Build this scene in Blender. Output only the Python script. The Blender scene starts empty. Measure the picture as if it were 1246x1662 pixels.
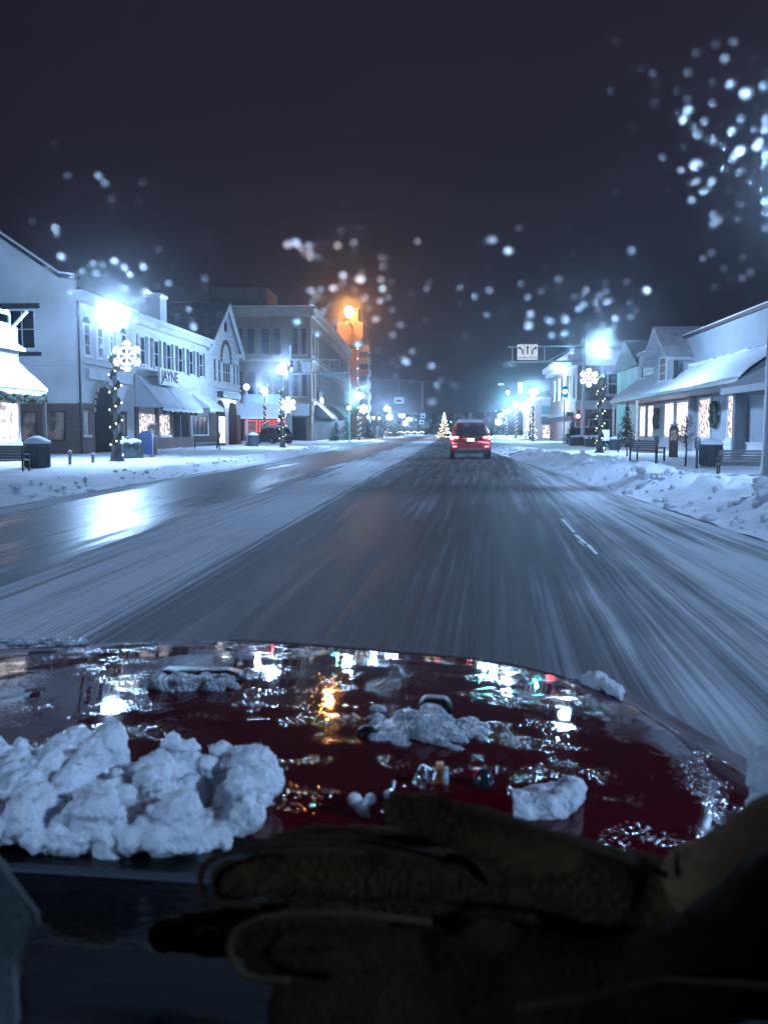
import bpy, bmesh, math, random
import numpy as np
from mathutils import Vector, Matrix, noise as mn
random.seed(7)
R = math.radians
SC = bpy.context.scene
COL = SC.collection

# ------------------------------------------------------------------ camera, world, exposure
CAMH = 1.25
FPX = 1471.0                      # focal length in photo pixels (photo is 1246 wide)
PITCH = math.atan(131 / FPX)
YAW = math.atan(97 / FPX)
cd = bpy.data.cameras.new('camera'); cam = bpy.data.objects.new('camera', cd); COL.objects.link(cam)
cam.location = (0, 0, CAMH)
cam.rotation_euler = (math.pi / 2 - PITCH, 0, YAW)
cd.sensor_fit = 'HORIZONTAL'; cd.sensor_width = 36; cd.lens = 36 * FPX / 1246
cd.clip_start = 0.02; cd.clip_end = 3000
cd.dof.use_dof = True; cd.dof.focus_distance = 35; cd.dof.aperture_fstop = 19
SC.camera = cam
W = bpy.data.worlds.new('World'); SC.world = W; W.use_nodes = True
nt = W.node_tree; nt.nodes.clear()
wo = nt.nodes.new('ShaderNodeOutputWorld'); wb = nt.nodes.new('ShaderNodeBackground')
tc = nt.nodes.new('ShaderNodeTexCoord'); sx = nt.nodes.new('ShaderNodeSeparateXYZ')
rp = nt.nodes.new('ShaderNodeValToRGB'); nz = nt.nodes.new('ShaderNodeTexNoise'); ad = nt.nodes.new('ShaderNodeMath')
nt.links.new(tc.outputs['Generated'], sx.inputs[0]); nt.links.new(tc.outputs['Generated'], nz.inputs['Vector'])
nz.inputs['Scale'].default_value = 2.2; nz.inputs['Detail'].default_value = 3
ad.operation = 'MULTIPLY_ADD'; ad.inputs[1].default_value = 0.12
nt.links.new(nz.outputs['Fac'], ad.inputs[0]); nt.links.new(sx.outputs['Z'], ad.inputs[2]); nt.links.new(ad.outputs[0], rp.inputs[0])
rp.color_ramp.interpolation = 'EASE'
e = rp.color_ramp.elements
e[0].position = 0.05; e[0].color = (0.0085, 0.0064, 0.0135, 1)
e[1].position = 0.85; e[1].color = (0.0190, 0.0120, 0.0205, 1)
nt.links.new(rp.outputs[0], wb.inputs[0]); wb.inputs[1].default_value = 1.0
nt.links.new(wb.outputs[0], wo.inputs[0])
SC.view_settings.view_transform = 'Standard'; SC.view_settings.look = 'None'
SC.view_settings.exposure = 0; SC.view_settings.gamma = 1
SC.render.engine = 'CYCLES'
cy = SC.cycles
cy.use_denoising = True; cy.max_bounces = 7; cy.diffuse_bounces = 2; cy.glossy_bounces = 3
cy.transmission_bounces = 5; cy.volume_bounces = 0; cy.transparent_max_bounces = 12
cy.sample_clamp_indirect = 4; cy.sample_clamp_direct = 0
cy.caustics_reflective = False; cy.caustics_refractive = False; cy.use_light_tree = True
LAMP = 1250.0                       # radiance of a street lamp globe
LAMPCOL = (0.36, 0.60, 1.0)

# ------------------------------------------------------------------ geometry of the view
RM = cam.rotation_euler.to_matrix()
CP = Vector((0, 0, CAMH))
def ray(u, v):
    return (RM @ Vector(((u - 623) / FPX, (831 - v) / FPX, -1))).normalized()
def gz(u, v, z=0.0):               # where the ray meets a horizontal level
    d = ray(u, v); return CP + d * ((z - CAMH) / d.z)
def gy(u, v, y):                   # where it meets a depth
    d = ray(u, v); return CP + d * (y / d.y)
def gx(u, y):                      # world x at column u, depth y
    return (u - 720) / FPX * y
def hz(v, y):                      # world height at row v, depth y
    return CAMH + (700 - v) / FPX * y

# ------------------------------------------------------------------ materials
MATS = {}
def nodemat(name):
    m = bpy.data.materials.new(name); m.use_nodes = True
    n = m.node_tree; return m, n, n.nodes['Principled BSDF'], n.nodes['Material Output']
def mat(name, col, rough=0.7, var=0.25, scale=3.0, bump=0.0, bscale=20.0, metal=0.0, coat=0.0, spec=0.5, col2=None, stretch=None, sheen=0):
    if name in MATS: return MATS[name]
    m, n, b, o = nodemat(name)
    t = n.nodes.new('ShaderNodeTexCoord'); mp = n.nodes.new('ShaderNodeMapping'); n.links.new(t.outputs['Object'], mp.inputs[0])
    if stretch: mp.inputs['Scale'].default_value = stretch
    nz = n.nodes.new('ShaderNodeTexNoise'); nz.inputs['Scale'].default_value = scale; nz.inputs['Detail'].default_value = 6
    n.links.new(mp.outputs[0], nz.inputs['Vector'])
    r = n.nodes.new('ShaderNodeValToRGB'); n.links.new(nz.outputs['Fac'], r.inputs[0])
    c2 = col2 or tuple(c * (1 - var) for c in col)
    r.color_ramp.elements[0].position = 0.35; r.color_ramp.elements[0].color = (*c2, 1)
    r.color_ramp.elements[1].position = 0.65; r.color_ramp.elements[1].color = (*col, 1)
    n.links.new(r.outputs[0], b.inputs['Base Color'])
    b.inputs['Roughness'].default_value = rough; b.inputs['Metallic'].default_value = metal
    b.inputs['Coat Weight'].default_value = coat; b.inputs['Specular IOR Level'].default_value = spec
    b.inputs['Sheen Weight'].default_value = sheen
    if bump:
        n2 = n.nodes.new('ShaderNodeTexNoise'); n2.inputs['Scale'].default_value = bscale; n2.inputs['Detail'].default_value = 4
        n.links.new(mp.outputs[0], n2.inputs['Vector'])
        bp = n.nodes.new('ShaderNodeBump'); bp.inputs['Strength'].default_value = bump; bp.inputs['Distance'].default_value = 0.02
        n.links.new(n2.outputs['Fac'], bp.inputs['Height']); n.links.new(bp.outputs[0], b.inputs['Normal'])
    MATS[name] = m; return m
def emat(name, col, strength, sample=True, col2=None, scale=4.0, lo=0.42, hi=0.58):
    if name in MATS: return MATS[name]
    m, n, b, o = nodemat(name)
    b.inputs['Base Color'].default_value = (0.03, 0.03, 0.03, 1)
    b.inputs['Emission Strength'].default_value = strength
    if col2:
        t = n.nodes.new('ShaderNodeTexCoord'); nz = n.nodes.new('ShaderNodeTexNoise'); nz.inputs['Scale'].default_value = scale; nz.inputs['Detail'].default_value = 5
        n.links.new(t.outputs['Object'], nz.inputs['Vector'])
        r = n.nodes.new('ShaderNodeValToRGB'); n.links.new(nz.outputs['Fac'], r.inputs[0])
        r.color_ramp.elements[0].position = lo; r.color_ramp.elements[0].color = (*col2, 1)
        r.color_ramp.elements[1].position = hi; r.color_ramp.elements[1].color = (*col, 1)
        n.links.new(r.outputs[0], b.inputs['Emission Color'])
    else:
        b.inputs['Emission Color'].default_value = (*col, 1)
    if not sample: m.cycles.emission_sampling = 'NONE'
    MATS[name] = m; return m
def brickmat(name, c1, c2, mortar, scale=1.0):
    if name in MATS: return MATS[name]
    m, n, b, o = nodemat(name)
    t = n.nodes.new('ShaderNodeTexCoord'); sp = n.nodes.new('ShaderNodeSeparateXYZ'); cb = n.nodes.new('ShaderNodeCombineXYZ'); a = n.nodes.new('ShaderNodeMath')
    n.links.new(t.outputs['Object'], sp.inputs[0]); n.links.new(sp.outputs['X'], a.inputs[0]); n.links.new(sp.outputs['Y'], a.inputs[1])
    n.links.new(a.outputs[0], cb.inputs[0]); n.links.new(sp.outputs['Z'], cb.inputs[1])
    bt = n.nodes.new('ShaderNodeTexBrick'); bt.inputs['Scale'].default_value = scale
    bt.inputs['Brick Width'].default_value = 0.24; bt.inputs['Row Height'].default_value = 0.08; bt.inputs['Mortar Size'].default_value = 0.012
    bt.inputs['Color1'].default_value = (*c1, 1); bt.inputs['Color2'].default_value = (*c2, 1); bt.inputs['Mortar'].default_value = (*mortar, 1)
    n.links.new(cb.outputs[0], bt.inputs['Vector'])
    nz = n.nodes.new('ShaderNodeTexNoise'); nz.inputs['Scale'].default_value = 0.7; nz.inputs['Detail'].default_value = 6
    n.links.new(t.outputs['Object'], nz.inputs['Vector'])
    mr = n.nodes.new('ShaderNodeMapRange'); mr.inputs[3].default_value = 0.6; mr.inputs[4].default_value = 1.25; n.links.new(nz.outputs['Fac'], mr.inputs[0])
    mx = n.nodes.new('ShaderNodeMix'); mx.data_type = 'RGBA'; mx.blend_type = 'MULTIPLY'; mx.inputs[0].default_value = 1
    n.links.new(bt.outputs['Color'], mx.inputs[6]); n.links.new(mr.outputs[0], mx.inputs[7]); n.links.new(mx.outputs[2], b.inputs['Base Color'])
    b.inputs['Roughness'].default_value = 0.85
    MATS[name] = m; return m

M_snow = mat('snow', (0.80, 0.83, 0.88), 0.75, 0.12, 1.5, 1.0, 5.0, col2=(0.66, 0.70, 0.78))
M_snowroof = mat('roof_snow', (0.78, 0.82, 0.88), 0.8, 0.1, 0.8, 0.4, 5.0)
M_stucco = mat('stucco', (0.66, 0.68, 0.70), 0.85, 0.30, 0.35, 0.35, 12)
M_white = mat('white_paint', (0.74, 0.76, 0.78), 0.7, 0.22, .7, .3, 6, stretch=(1, 1, 7))
M_grey = mat('grey_paint', (0.30, 0.33, 0.36), 0.6, 0.2, 2)
M_bluegrey = mat('siding', (0.31, 0.34, 0.37), 0.7, 0.12, 0.9, 0.1, 8)
M_dark = mat('dark_paint', (0.035, 0.038, 0.045), 0.5, 0.3, 3)
M_void = mat('dark_recess', (.010, .010, .013), .8, .3, 3, spec=.1)  # near-black standing in for the shade in openings; also letters and panes
M_roof = mat('shingle', (0.20, 0.20, 0.22), 0.9, 0.3, 2.0, 0.4, 25)
M_metal = mat('pole_metal', (0.16, 0.18, 0.20), 0.45, 0.25, 3, metal=0.5)
M_galv = mat('galvanised', (0.42, 0.46, 0.50), 0.5, 0.2, 2, metal=0.4)
M_glassd = mat('dark_glass', (0.02, 0.025, 0.035), 0.12, 0.4, 0.8, spec=0.8)
M_green = mat('evergreen', (0.035, 0.06, 0.035), 0.8, 0.5, 9, 0.8, 40)
M_bark = mat('bark', (0.06, 0.05, 0.045), 0.9, 0.3, 8, 0.5, 30)
M_wood = mat('bench_wood', (0.13, 0.11, 0.11), 0.7, 0.3, 4, stretch=(1, 12, 12))
M_bin = mat('bin_paint', (0.05, 0.065, 0.075), 0.55, 0.4, 3)
M_fabric = mat('awning_fabric', (0.50, 0.54, 0.60), 0.85, 0.15, 1.2)
M_redbrown = mat('red_brown_metal', (0.10, 0.035, 0.035), 0.45, 0.3, 4)
M_bluebox = mat('blue_paint', (0.03, 0.06, 0.16), 0.4, 0.3, 4)
M_brick = brickmat('dark_brick', (0.13, 0.065, 0.055), (0.09, 0.05, 0.045), (0.16, 0.14, 0.13))
M_tan = brickmat('tan_brick', (0.19, 0.14, 0.088), (0.14, 0.105, 0.068), (0.16, 0.13, 0.10))
M_redb = brickmat('red_brick', (0.22, 0.09, 0.07), (0.16, 0.07, 0.06), (0.3, 0.27, 0.26))
M_stone = mat('stone', (0.32, 0.28, 0.22), 0.8, 0.2, 1.5)
E_lamp = emat('lamp_glow', LAMPCOL, LAMP)
E_orange = emat('orange_glow', (1.0, 0.40, 0.11), 750.0)
E_bulb = emat('warm_bulb', (1.0, 0.86, 0.62), 5.0, False)
E_flake = emat('flake_light', (0.85, 0.94, 1.0), 5.0, False)
E_shop = emat('shop_light', (1.0, 0.80, 0.74), 1.9, True, (0.10, 0.06, 0.07), 4.5, 0.42, 0.58)
E_white = emat('shop_white', (1.0, 0.90, 0.90), 2.6, True, (0.22, 0.16, 0.18), 3.5, 0.38, 0.50)
E_dim = emat('shop_dim', (0.10, 0.10, 0.12), 1.0, False, (0.015, 0.018, 0.025), 2.0)
E_red = emat('red_light', (1.0, 0.03, 0.04), 520.0, True)
E_green = emat('green_light', (0.06, 0.78, 0.80), 3000.0, True)
E_redb = emat('red_bulb', (1.0, 0.12, 0.08), 6.0, False)

# ------------------------------------------------------------------ mesh builder
class MB:
    def __init__(s): s.v = []; s.f = []
    def add(s, vs, fs):
        k = len(s.v); s.v += [tuple(p) for p in vs]; s.f += [tuple(i + k for i in f) for f in fs]; return s
    def box(s, x0, x1, y0, y1, z0, z1, T=None):
        vs = [Vector(p) for p in ((x0,y0,z0),(x1,y0,z0),(x1,y1,z0),(x0,y1,z0),(x0,y0,z1),(x1,y0,z1),(x1,y1,z1),(x0,y1,z1))]
        if T: vs = [T(p) if callable(T) else T @ p for p in vs]
        return s.add(vs, [(3,2,1,0),(4,5,6,7),(0,1,5,4),(1,2,6,5),(2,3,7,6),(3,0,4,7)])
    def prism(s, poly, a0, a1, T):          # poly of (p,q) extruded from a0 to a1; T(p,q,a) -> xyz
        n = len(poly)
        vs = [T(p, q, a0) for p, q in poly] + [T(p, q, a1) for p, q in poly]
        fs = [tuple(range(n))[::-1], tuple(range(n, 2 * n))] + [(i, (i + 1) % n, n + (i + 1) % n, n + i) for i in range(n)]
        return s.add(vs, fs)
    def tube(s, pts, rad, n=8, cap=True):
        pts = [Vector(p) for p in pts]; rs = rad if isinstance(rad, (list, tuple)) else [rad] * len(pts)
        vs = []; fs = []
        up = Vector((0.123, 0.31, 1)).normalized()
        for i, p in enumerate(pts):
            d = (pts[min(i + 1, len(pts) - 1)] - pts[max(i - 1, 0)]).normalized()
            a = d.cross(up)
            if a.length < 0.15: a = d.cross(Vector((1, 0, 0)))
            a.normalize(); b = d.cross(a).normalized()
            for j in range(n):
                t = 2 * math.pi * j / n
                vs.append(p + (a * math.cos(t) + b * math.sin(t)) * rs[i])
        for i in range(len(pts) - 1):
            for j in range(n):
                fs.append((i * n + j, i * n + (j + 1) % n, (i + 1) * n + (j + 1) % n, (i + 1) * n + j))
        if cap:
            fs.append(tuple(range(n))[::-1]); fs.append(tuple(range((len(pts) - 1) * n, len(pts) * n)))
        return s.add(vs, fs)
    def lathe(s, prof, c=(0, 0, 0), n=16):  # prof of (r,z)
        vs = []; fs = []
        for r, z in prof:
            for j in range(n):
                t = 2 * math.pi * j / n; vs.append((c[0] + r * math.cos(t), c[1] + r * math.sin(t), c[2] + z))
        for i in range(len(prof) - 1):
            for j in range(n):
                fs.append((i * n + j, i * n + (j + 1) % n, (i + 1) * n + (j + 1) % n, (i + 1) * n + j))
        fs.append(tuple(range(n))[::-1]); fs.append(tuple(range((len(prof) - 1) * n, len(prof) * n)))
        return s.add(vs, fs)
    def ball(s, c, r, n=8, sq=(1, 1, 1)):
        m = max(4, n // 2 + 1); prof = [(max(1e-4, math.sin(math.pi * i / m)) * r, -math.cos(math.pi * i / m) * r) for i in range(m + 1)]
        vs = []; fs = []
        for rr, z in prof:
            for j in range(n):
                t = 2 * math.pi * j / n; vs.append((c[0] + rr * math.cos(t) * sq[0], c[1] + rr * math.sin(t) * sq[1], c[2] + z * sq[2]))
        for i in range(m):
            for j in range(n): fs.append((i * n + j, i * n + (j + 1) % n, (i + 1) * n + (j + 1) % n, (i + 1) * n + j))
        return s.add(vs, fs)
    def build(s, name, material, parent=None, smooth=False, bevel=0, label=None):
        me = bpy.data.meshes.new(name); me.from_pydata(s.v, [], s.f); me.update()
        me.materials.append(material)
        if smooth: me.polygons.foreach_set('use_smooth', [True] * len(me.polygons))
        o = bpy.data.objects.new(name, me); COL.objects.link(o)
        if parent is not None:
            o.parent = parent; o.matrix_parent_inverse = Matrix.Identity(4)
            o.matrix_basis = Matrix.Identity(4)
            if parent.type == 'EMPTY' and parent.get('_w'):      # mesh given in world coordinates
                me.transform(parent_world(parent).inverted())
            elif parent.parent is not None and parent.parent.get('_w'):
                me.transform(parent_world(parent.parent).inverted())
        if bevel:
            bv = o.modifiers.new('bevel', 'BEVEL'); bv.width = bevel; bv.segments = 2
        if label: o['label'] = label
        return o
def parent_world(o):
    return Matrix.Translation(o.location) @ o.rotation_euler.to_matrix().to_4x4()
def thing(name, label, cat, loc=(0, 0, 0), rz=0, group=None, world=False):
    o = bpy.data.objects.new(name, None); COL.objects.link(o); o.location = loc; o.rotation_euler = (0, 0, rz)
    o['label'] = label; o['category'] = cat
    if group: o['group'] = group
    if world: o['_w'] = 1
    return o
def tag(o, label, cat, group=None, kind=None):
    o['label'] = label; o['category'] = cat
    if group: o['group'] = group
    if kind: o['kind'] = kind
    return o
def structure(o): o['kind'] = 'structure'; return o
def dup(root, label=None, loc=None, rz=None, scale=None, group=None):
    r = root.copy(); COL.objects.link(r)
    if loc is not None: r.location = loc
    if rz is not None: r.rotation_euler = (0, 0, rz)
    if scale: r.scale = (scale,) * 3
    if label: r['label'] = label
    if group: r['group'] = group
    for ch in list(root.children):
        c = ch.copy(); COL.objects.link(c); c.parent = r
        for g in list(ch.children):
            d = g.copy(); COL.objects.link(d); d.parent = c
    return r
def text_mb(body, size, T, ext=0.01, bold=0.0):
    cu = bpy.data.curves.new('lettering', 'FONT'); cu.body = body; cu.size = size; cu.extrude = ext; cu.offset = bold
    cu.align_x = 'CENTER'; cu.align_y = 'CENTER'; cu.resolution_u = 2
    ob = bpy.data.objects.new('lettering', cu); COL.objects.link(ob)
    dg = bpy.context.evaluated_depsgraph_get(); me = bpy.data.meshes.new_from_object(ob.evaluated_get(dg))
    m = MB(); m.add([T(Vector(v.co)) for v in me.vertices], [tuple(p.vertices) for p in me.polygons])
    bpy.data.objects.remove(ob); return m
def grid(name, xs, ys, zf, material, parent=None, smooth=True, xf=None, uv=None):
    nx, ny = len(xs), len(ys); vs = []
    for j, y in enumerate(ys):
        for i, x in enumerate(xs):
            X = xf(x, y) if xf else x
            vs.append((X, y, zf(X, y)))
    fs = [(j * nx + i, j * nx + i + 1, (j + 1) * nx + i + 1, (j + 1) * nx + i) for j in range(ny - 1) for i in range(nx - 1)]
    o = MB().add(vs, fs).build(name, material, parent, smooth)
    if uv:
        ul = o.data.uv_layers.new(name='UVMap')
        for lp in o.data.loops:
            k = lp.vertex_index; ul.data[lp.index].uv = uv(xs[k % nx], ys[k // nx])
    return o
def fbm(x, y, z=0.0, o=4): return mn.fractal(Vector((x, y, z)), 1.0, 2.0, o)

# ------------------------------------------------------------------ ground, road, snow
def linefit(pts, z=0.0):
    P = [gz(u, v, z) for u, v in pts]
    ys = np.array([p.y for p in P]); xs = np.array([p.x for p in P])
    c, a = np.polyfit(ys, xs, 1); return float(a), float(c)
BND = [linefit([(0, 830), (300, 768), (560, 727)]),                      # left kerb
       linefit([(100, 905), (250, 860), (430, 800), (540, 760)]),        # left lane | median snow
       linefit([(200, 1000), (400, 900), (560, 800), (630, 760)]),       # snow | grey slush
       linefit([(330, 1000), (480, 900), (600, 800), (655, 760)]),       # slush | dark lane
       linefit([(905, 1000), (880, 900), (852, 800), (835, 760)]),       # dark lane | streaked lane
       linefit([(1246, 868), (1010, 805), (895, 762)])]                  # right snow bank
def bx(i, y):
    a, c = BND[i]; return a + c * y
def road_x(t, y):
    if t <= 0: return bx(0, y) + t * 4
    if t >= 5: return bx(5, y) + (t - 5) * 4
    i = int(t); f = t - i; return bx(i, y) * (1 - f) + bx(min(i + 1, 5), y) * f
m, n, b, o = nodemat('snowy_wet_asphalt')
L = n.links.new
def N(t, **k):
    x = n.nodes.new(t)
    for a, vv in k.items():
        if a.startswith('i_'): x.inputs[int(a[2:]) if a[2:].isdigit() else a[2:]].default_value = vv
        else: setattr(x, a, vv)
    return x
uvn = N('ShaderNodeTexCoord'); sep = N('ShaderNodeSeparateXYZ'); L(uvn.outputs['UV'], sep.inputs[0])
sepo = N('ShaderNodeSeparateXYZ'); L(uvn.outputs['Object'], sepo.inputs[0])
def streak(sx_, sy_, det=5, rough=0.6):
    c = N('ShaderNodeCombineXYZ'); a = N('ShaderNodeMath', operation='MULTIPLY', i_1=sx_); bb = N('ShaderNodeMath', operation='MULTIPLY', i_1=sy_)
    L(sep.outputs['X'], a.inputs[0]); L(sepo.outputs['Y'], bb.inputs[0]); L(a.outputs[0], c.inputs[0]); L(bb.outputs[0], c.inputs[1])
    z = N('ShaderNodeTexNoise'); z.inputs['Scale'].default_value = 1; z.inputs['Detail'].default_value = det; z.inputs['Roughness'].default_value = rough
    L(c.outputs[0], z.inputs['Vector']); return z
s1 = streak(9, 0.10); s2 = streak(95, 0.10, 8, 0.8); s3 = streak(2.5, 0.22, 6)
big = N('ShaderNodeTexNoise'); big.inputs['Scale'].default_value = 0.8; big.inputs['Detail'].default_value = 8; L(uvn.outputs['Object'], big.inputs['Vector'])
band = N('ShaderNodeValToRGB'); band.color_ramp.interpolation = 'EASE'
wob = N('ShaderNodeMath', operation='MULTIPLY_ADD', i_1=0.9, i_2=-0.45); L(s1.outputs['Fac'], wob.inputs[0])
wb2 = N('ShaderNodeMath', operation='ADD'); L(wob.outputs[0], wb2.inputs[0]); L(sep.outputs['X'], wb2.inputs[1])
sc = N('ShaderNodeMath', operation='MULTIPLY_ADD', i_1=1 / 9.0, i_2=2 / 9.0); L(wb2.outputs[0], sc.inputs[0]); L(sc.outputs[0], band.inputs[0])
cr = band.color_ramp
for el in list(cr.elements)[1:]: cr.elements.remove(el)
cr.elements[0].position = 0; cr.elements[0].color = (1, 1, 1, 1)
for t, val in ((-0.25, 0.95), (0.05, 0.8), (0.2, 0.20), (0.85, 0.14), (1.1, 0.85), (1.6, 1.0), (1.95, 0.9), (2.1, 0.42), (2.9, 0.36), (3.1, 0.17), (3.9, 0.19), (4.05, 0.42), (4.3, 0.70), (4.6, 0.95), (4.75, 0.6), (4.9, 0.9), (5.1, 1.0), (7, 1.0)):
    q = cr.elements.new((t + 2) / 9); q.color = (val,) * 3 + (1,)
# snow cover = band + streak noise
def lin(src, mul, add_): x = N('ShaderNodeMath', operation='MULTIPLY_ADD', i_1=mul, i_2=add_); L(src, x.inputs[0]); return x
def addn(a_, b_): x = N('ShaderNodeMath', operation='ADD'); L(a_, x.inputs[0]); L(b_, x.inputs[1]); return x
s4 = streak(22, 0.16, 4, 0.6); a0 = addn(lin(s2.outputs['Fac'], 1.1, -0.55).outputs[0], lin(s4.outputs['Fac'], 0.8, -0.4).outputs[0])
a1 = lin(a0.outputs[0], 1.35, 0.0); a2 = lin(s3.outputs['Fac'], 0.55, -0.275); a3 = lin(big.outputs['Fac'], 0.25, -0.125)
tot = addn(addn(addn(band.outputs[0], a1.outputs[0]).outputs[0], a2.outputs[0]).outputs[0], a3.outputs[0]); tot.use_clamp = True
ccol = N('ShaderNodeValToRGB'); L(tot.outputs[0], ccol.inputs[0])
cc = ccol.color_ramp; cc.elements[0].position = 0.05; cc.elements[0].color = (0.032, 0.032, 0.036, 1); cc.elements[1].position = 0.95; cc.elements[1].color = (0.72, 0.75, 0.80, 1)
q = cc.elements.new(0.32); q.color = (0.125, 0.125, 0.135, 1); q = cc.elements.new(0.68); q.color = (0.36, 0.38, 0.41, 1)
L(ccol.outputs[0], b.inputs['Base Color'])
rr = N('ShaderNodeMapRange'); rr.inputs[1].default_value = 0.1; rr.inputs[2].default_value = 0.75; rr.inputs[3].default_value = 0.27; rr.inputs[4].default_value = 0.85
L(tot.outputs[0], rr.inputs[0]); lane = N('ShaderNodeMapRange'); lane.inputs[1].default_value = .9; lane.inputs[2].default_value = 1.6; lane.inputs[3].default_value = 0; lane.inputs[4].default_value = .30; L(sep.outputs['X'], lane.inputs[0]); dist = N('ShaderNodeMapRange'); dist.inputs[1].default_value = 17; dist.inputs[2].default_value = 27; dist.inputs[3].default_value = 0; dist.inputs[4].default_value = .30; L(sepo.outputs['Y'], dist.inputs[0]); rsum = addn(addn(rr.outputs[0], lane.outputs[0]).outputs[0], dist.outputs[0]); rsum.use_clamp = True; L(rsum.outputs[0], b.inputs['Roughness'])
bpn = N('ShaderNodeBump'); bpn.inputs['Strength'].default_value = 0.2; bpn.inputs['Distance'].default_value = 0.006; L(tot.outputs[0], bpn.inputs['Height']); L(bpn.outputs[0], b.inputs['Normal'])
b.inputs['Specular IOR Level'].default_value = 0.11
M_road = m
ts = sorted(set([-1.6, -1, -.5] + [i / 4 for i in range(0, 21)] + [5.5, 6.0]))
ys = [0.5, 1, 2, 3, 4, 6, 8, 10, 13, 16, 20, 26, 34, 45, 60, 80, 110, 150, 210, 300, 420]
road = grid('road', ts, ys, lambda x, y: 0.0, M_road, xf=road_x, uv=lambda t, y: (t, y)); structure(road)
gr = MB().box(-900, 900, -60, 1500, -0.6, -0.02).build('ground', M_snow); structure(gr)
# left pavement, snow covered, a low kerb bank along the road
def zleft(x, y):
    d = bx(0, y) - 0.15 - x
    k = min(1, max(0, d / 0.5)); k = k * k * (3 - 2 * k)
    ridge = 0.16 * math.exp(-((d - 0.9) / 0.55) ** 2)
    return -0.01 + 0.12 * k + ridge * (0.6 + 0.6 * fbm(x * .8, y * .35)) + 0.05 * k * fbm(x * 1.1, y * .8, 3)
ysl = [4 + i * 0.5 for i in range(72)] + [40 + i * 1.2 for i in range(60)] + [112 + i * 8 for i in range(30)]
o = grid('snowy_sidewalk', [-k * 0.35 for k in range(-1, 14)][::-1] + [], ysl, lambda x, y: zleft(x, y), M_snow, xf=lambda x, y: bx(0, y) + x); structure(o)
o = grid('snowy_plaza', [-26, -20, -16, -13, -10.5, -8.5, -7, -6, -5.2, -4.55], ysl[::2], lambda x, y: zleft(x, y), M_snow, xf=lambda x, y: bx(0, y) + x); structure(o)
# right pavement with a ploughed snow bank
def zright(x, y):
    d = x - bx(5, y)
    k = min(1, max(0, d / 0.6)); k = k * k * (3 - 2 * k)
    w = 1.1 * math.exp(-((d - 1.4) / 1.0) ** 2)
    lum = 0.5 + 0.5 * fbm(x * 1.3, y * 1.0, 5) + 0.35 * fbm(x * 3.5, y * 3.0, 9)
    far = 1 / (1 + (y / 60) ** 4)
    return -0.01 + 0.11 * k + (0.34 * w * max(0, lum) + 0.05 * abs(fbm(x * 6, y * 6, 2)) * min(1, w) + 0.22 * max(0, fbm(x * 2.6, y * 2.6, 21)) * min(1, w) + 0.12 * max(0, fbm(x * 5.5, y * 5.0, 31)) * min(1, w)) * (0.35 + 0.65 * far) + 0.06 * k * fbm(x * .9, y * .7, 3)
ysr = [3 + i * 0.22 for i in range(150)] + [36 + i * 0.9 for i in range(70)] + [99 + i * 8 for i in range(30)]
o = grid('snowbank', [k * 0.16 for k in range(-1, 28)], ysr, zright, M_snow, xf=lambda x, y: bx(5, y) + x); structure(o)
o = grid('snowy_sidewalk', [4.32, 4.8, 5.5, 6.5, 7.5, 9, 11, 14, 20], ysr[::2], zright, M_snow, xf=lambda x, y: bx(5, y) + x); structure(o)
# broken snow chunks thrown up by the plough
mb = MB(); rnd = random.Random(33)
for k in range(520):
    y_ = 9 + 50 * rnd.random() ** 1.3; x_ = bx(5, y_) + abs(rnd.gauss(.9, .7)) - .1; r_ = rnd.choice((.02, .03, .045, .06, .09)) * rnd.uniform(.7, 1.2)
    base = len(mb.v); mb.ball((x_, y_, zright(x_, y_) + r_ * .25), r_, 6, (rnd.uniform(.8, 1.5), rnd.uniform(.8, 1.5), rnd.uniform(.6, .9)))
    mb.v[base:] = [(p[0] + rnd.uniform(-.2, .2) * r_, p[1] + rnd.uniform(-.2, .2) * r_, p[2] + rnd.uniform(-.2, .2) * r_) for p in mb.v[base:]]
for k in range(260):
    y_ = 14 + 55 * rnd.random(); x_ = bx(0, y_) - abs(rnd.gauss(.5, .5)) + .05; r_ = rnd.choice((.02, .035, .055)) * rnd.uniform(.7, 1.2)
    base = len(mb.v); mb.ball((x_, y_, zleft(x_, y_) + r_ * .25), r_, 6, (rnd.uniform(.8, 1.5), rnd.uniform(.8, 1.5), .7))
    mb.v[base:] = [(p[0] + rnd.uniform(-.2, .2) * r_, p[1] + rnd.uniform(-.2, .2) * r_, p[2] + rnd.uniform(-.2, .2) * r_) for p in mb.v[base:]]
o = mb.build('snow_chunks', M_snow); tag(o, 'broken chunks of ploughed snow strewn along both kerbs', 'snow', kind='stuff')
# worn lane dashes
dm = MB()
for (u, v, u2, v2, w) in ((912, 842, 932, 864, .05), (934, 868, 950, 882, .05), (954, 884, 968, 899, .04), (938, 878, 948, 886, .02)):
    p, q = gz(u, v, 0.004), gz(u2, v2, 0.004); dd = Vector((w, 0, 0)); dd = dd * .5; dm.add([p - dd, p + dd, q + dd * .8, q - dd * .8], [(0, 1, 2, 3)])
for (u, v, u2, v2) in ((430, 761, 470, 755), (455, 756, 485, 752)):
    p, q = gz(u, v, 0.004), gz(u2, v2, 0.004); dd = Vector((.1, 0, 0)); dm.add([p - dd, p + dd, q + dd, q - dd], [(0, 1, 2, 3)])
M_mark = mat('worn_white_line', (0.75, 0.85, 0.9), 0.5, 0.5, 20)
structure(dm.build('road_markings', M_mark))
structure(MB().box(-60, gx(450, 92), 88, 104, 0.10, 0.118).build('cross_street', mat('cross_street_snow', (0.4, 0.43, 0.47), .7, .5, .5)))

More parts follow.
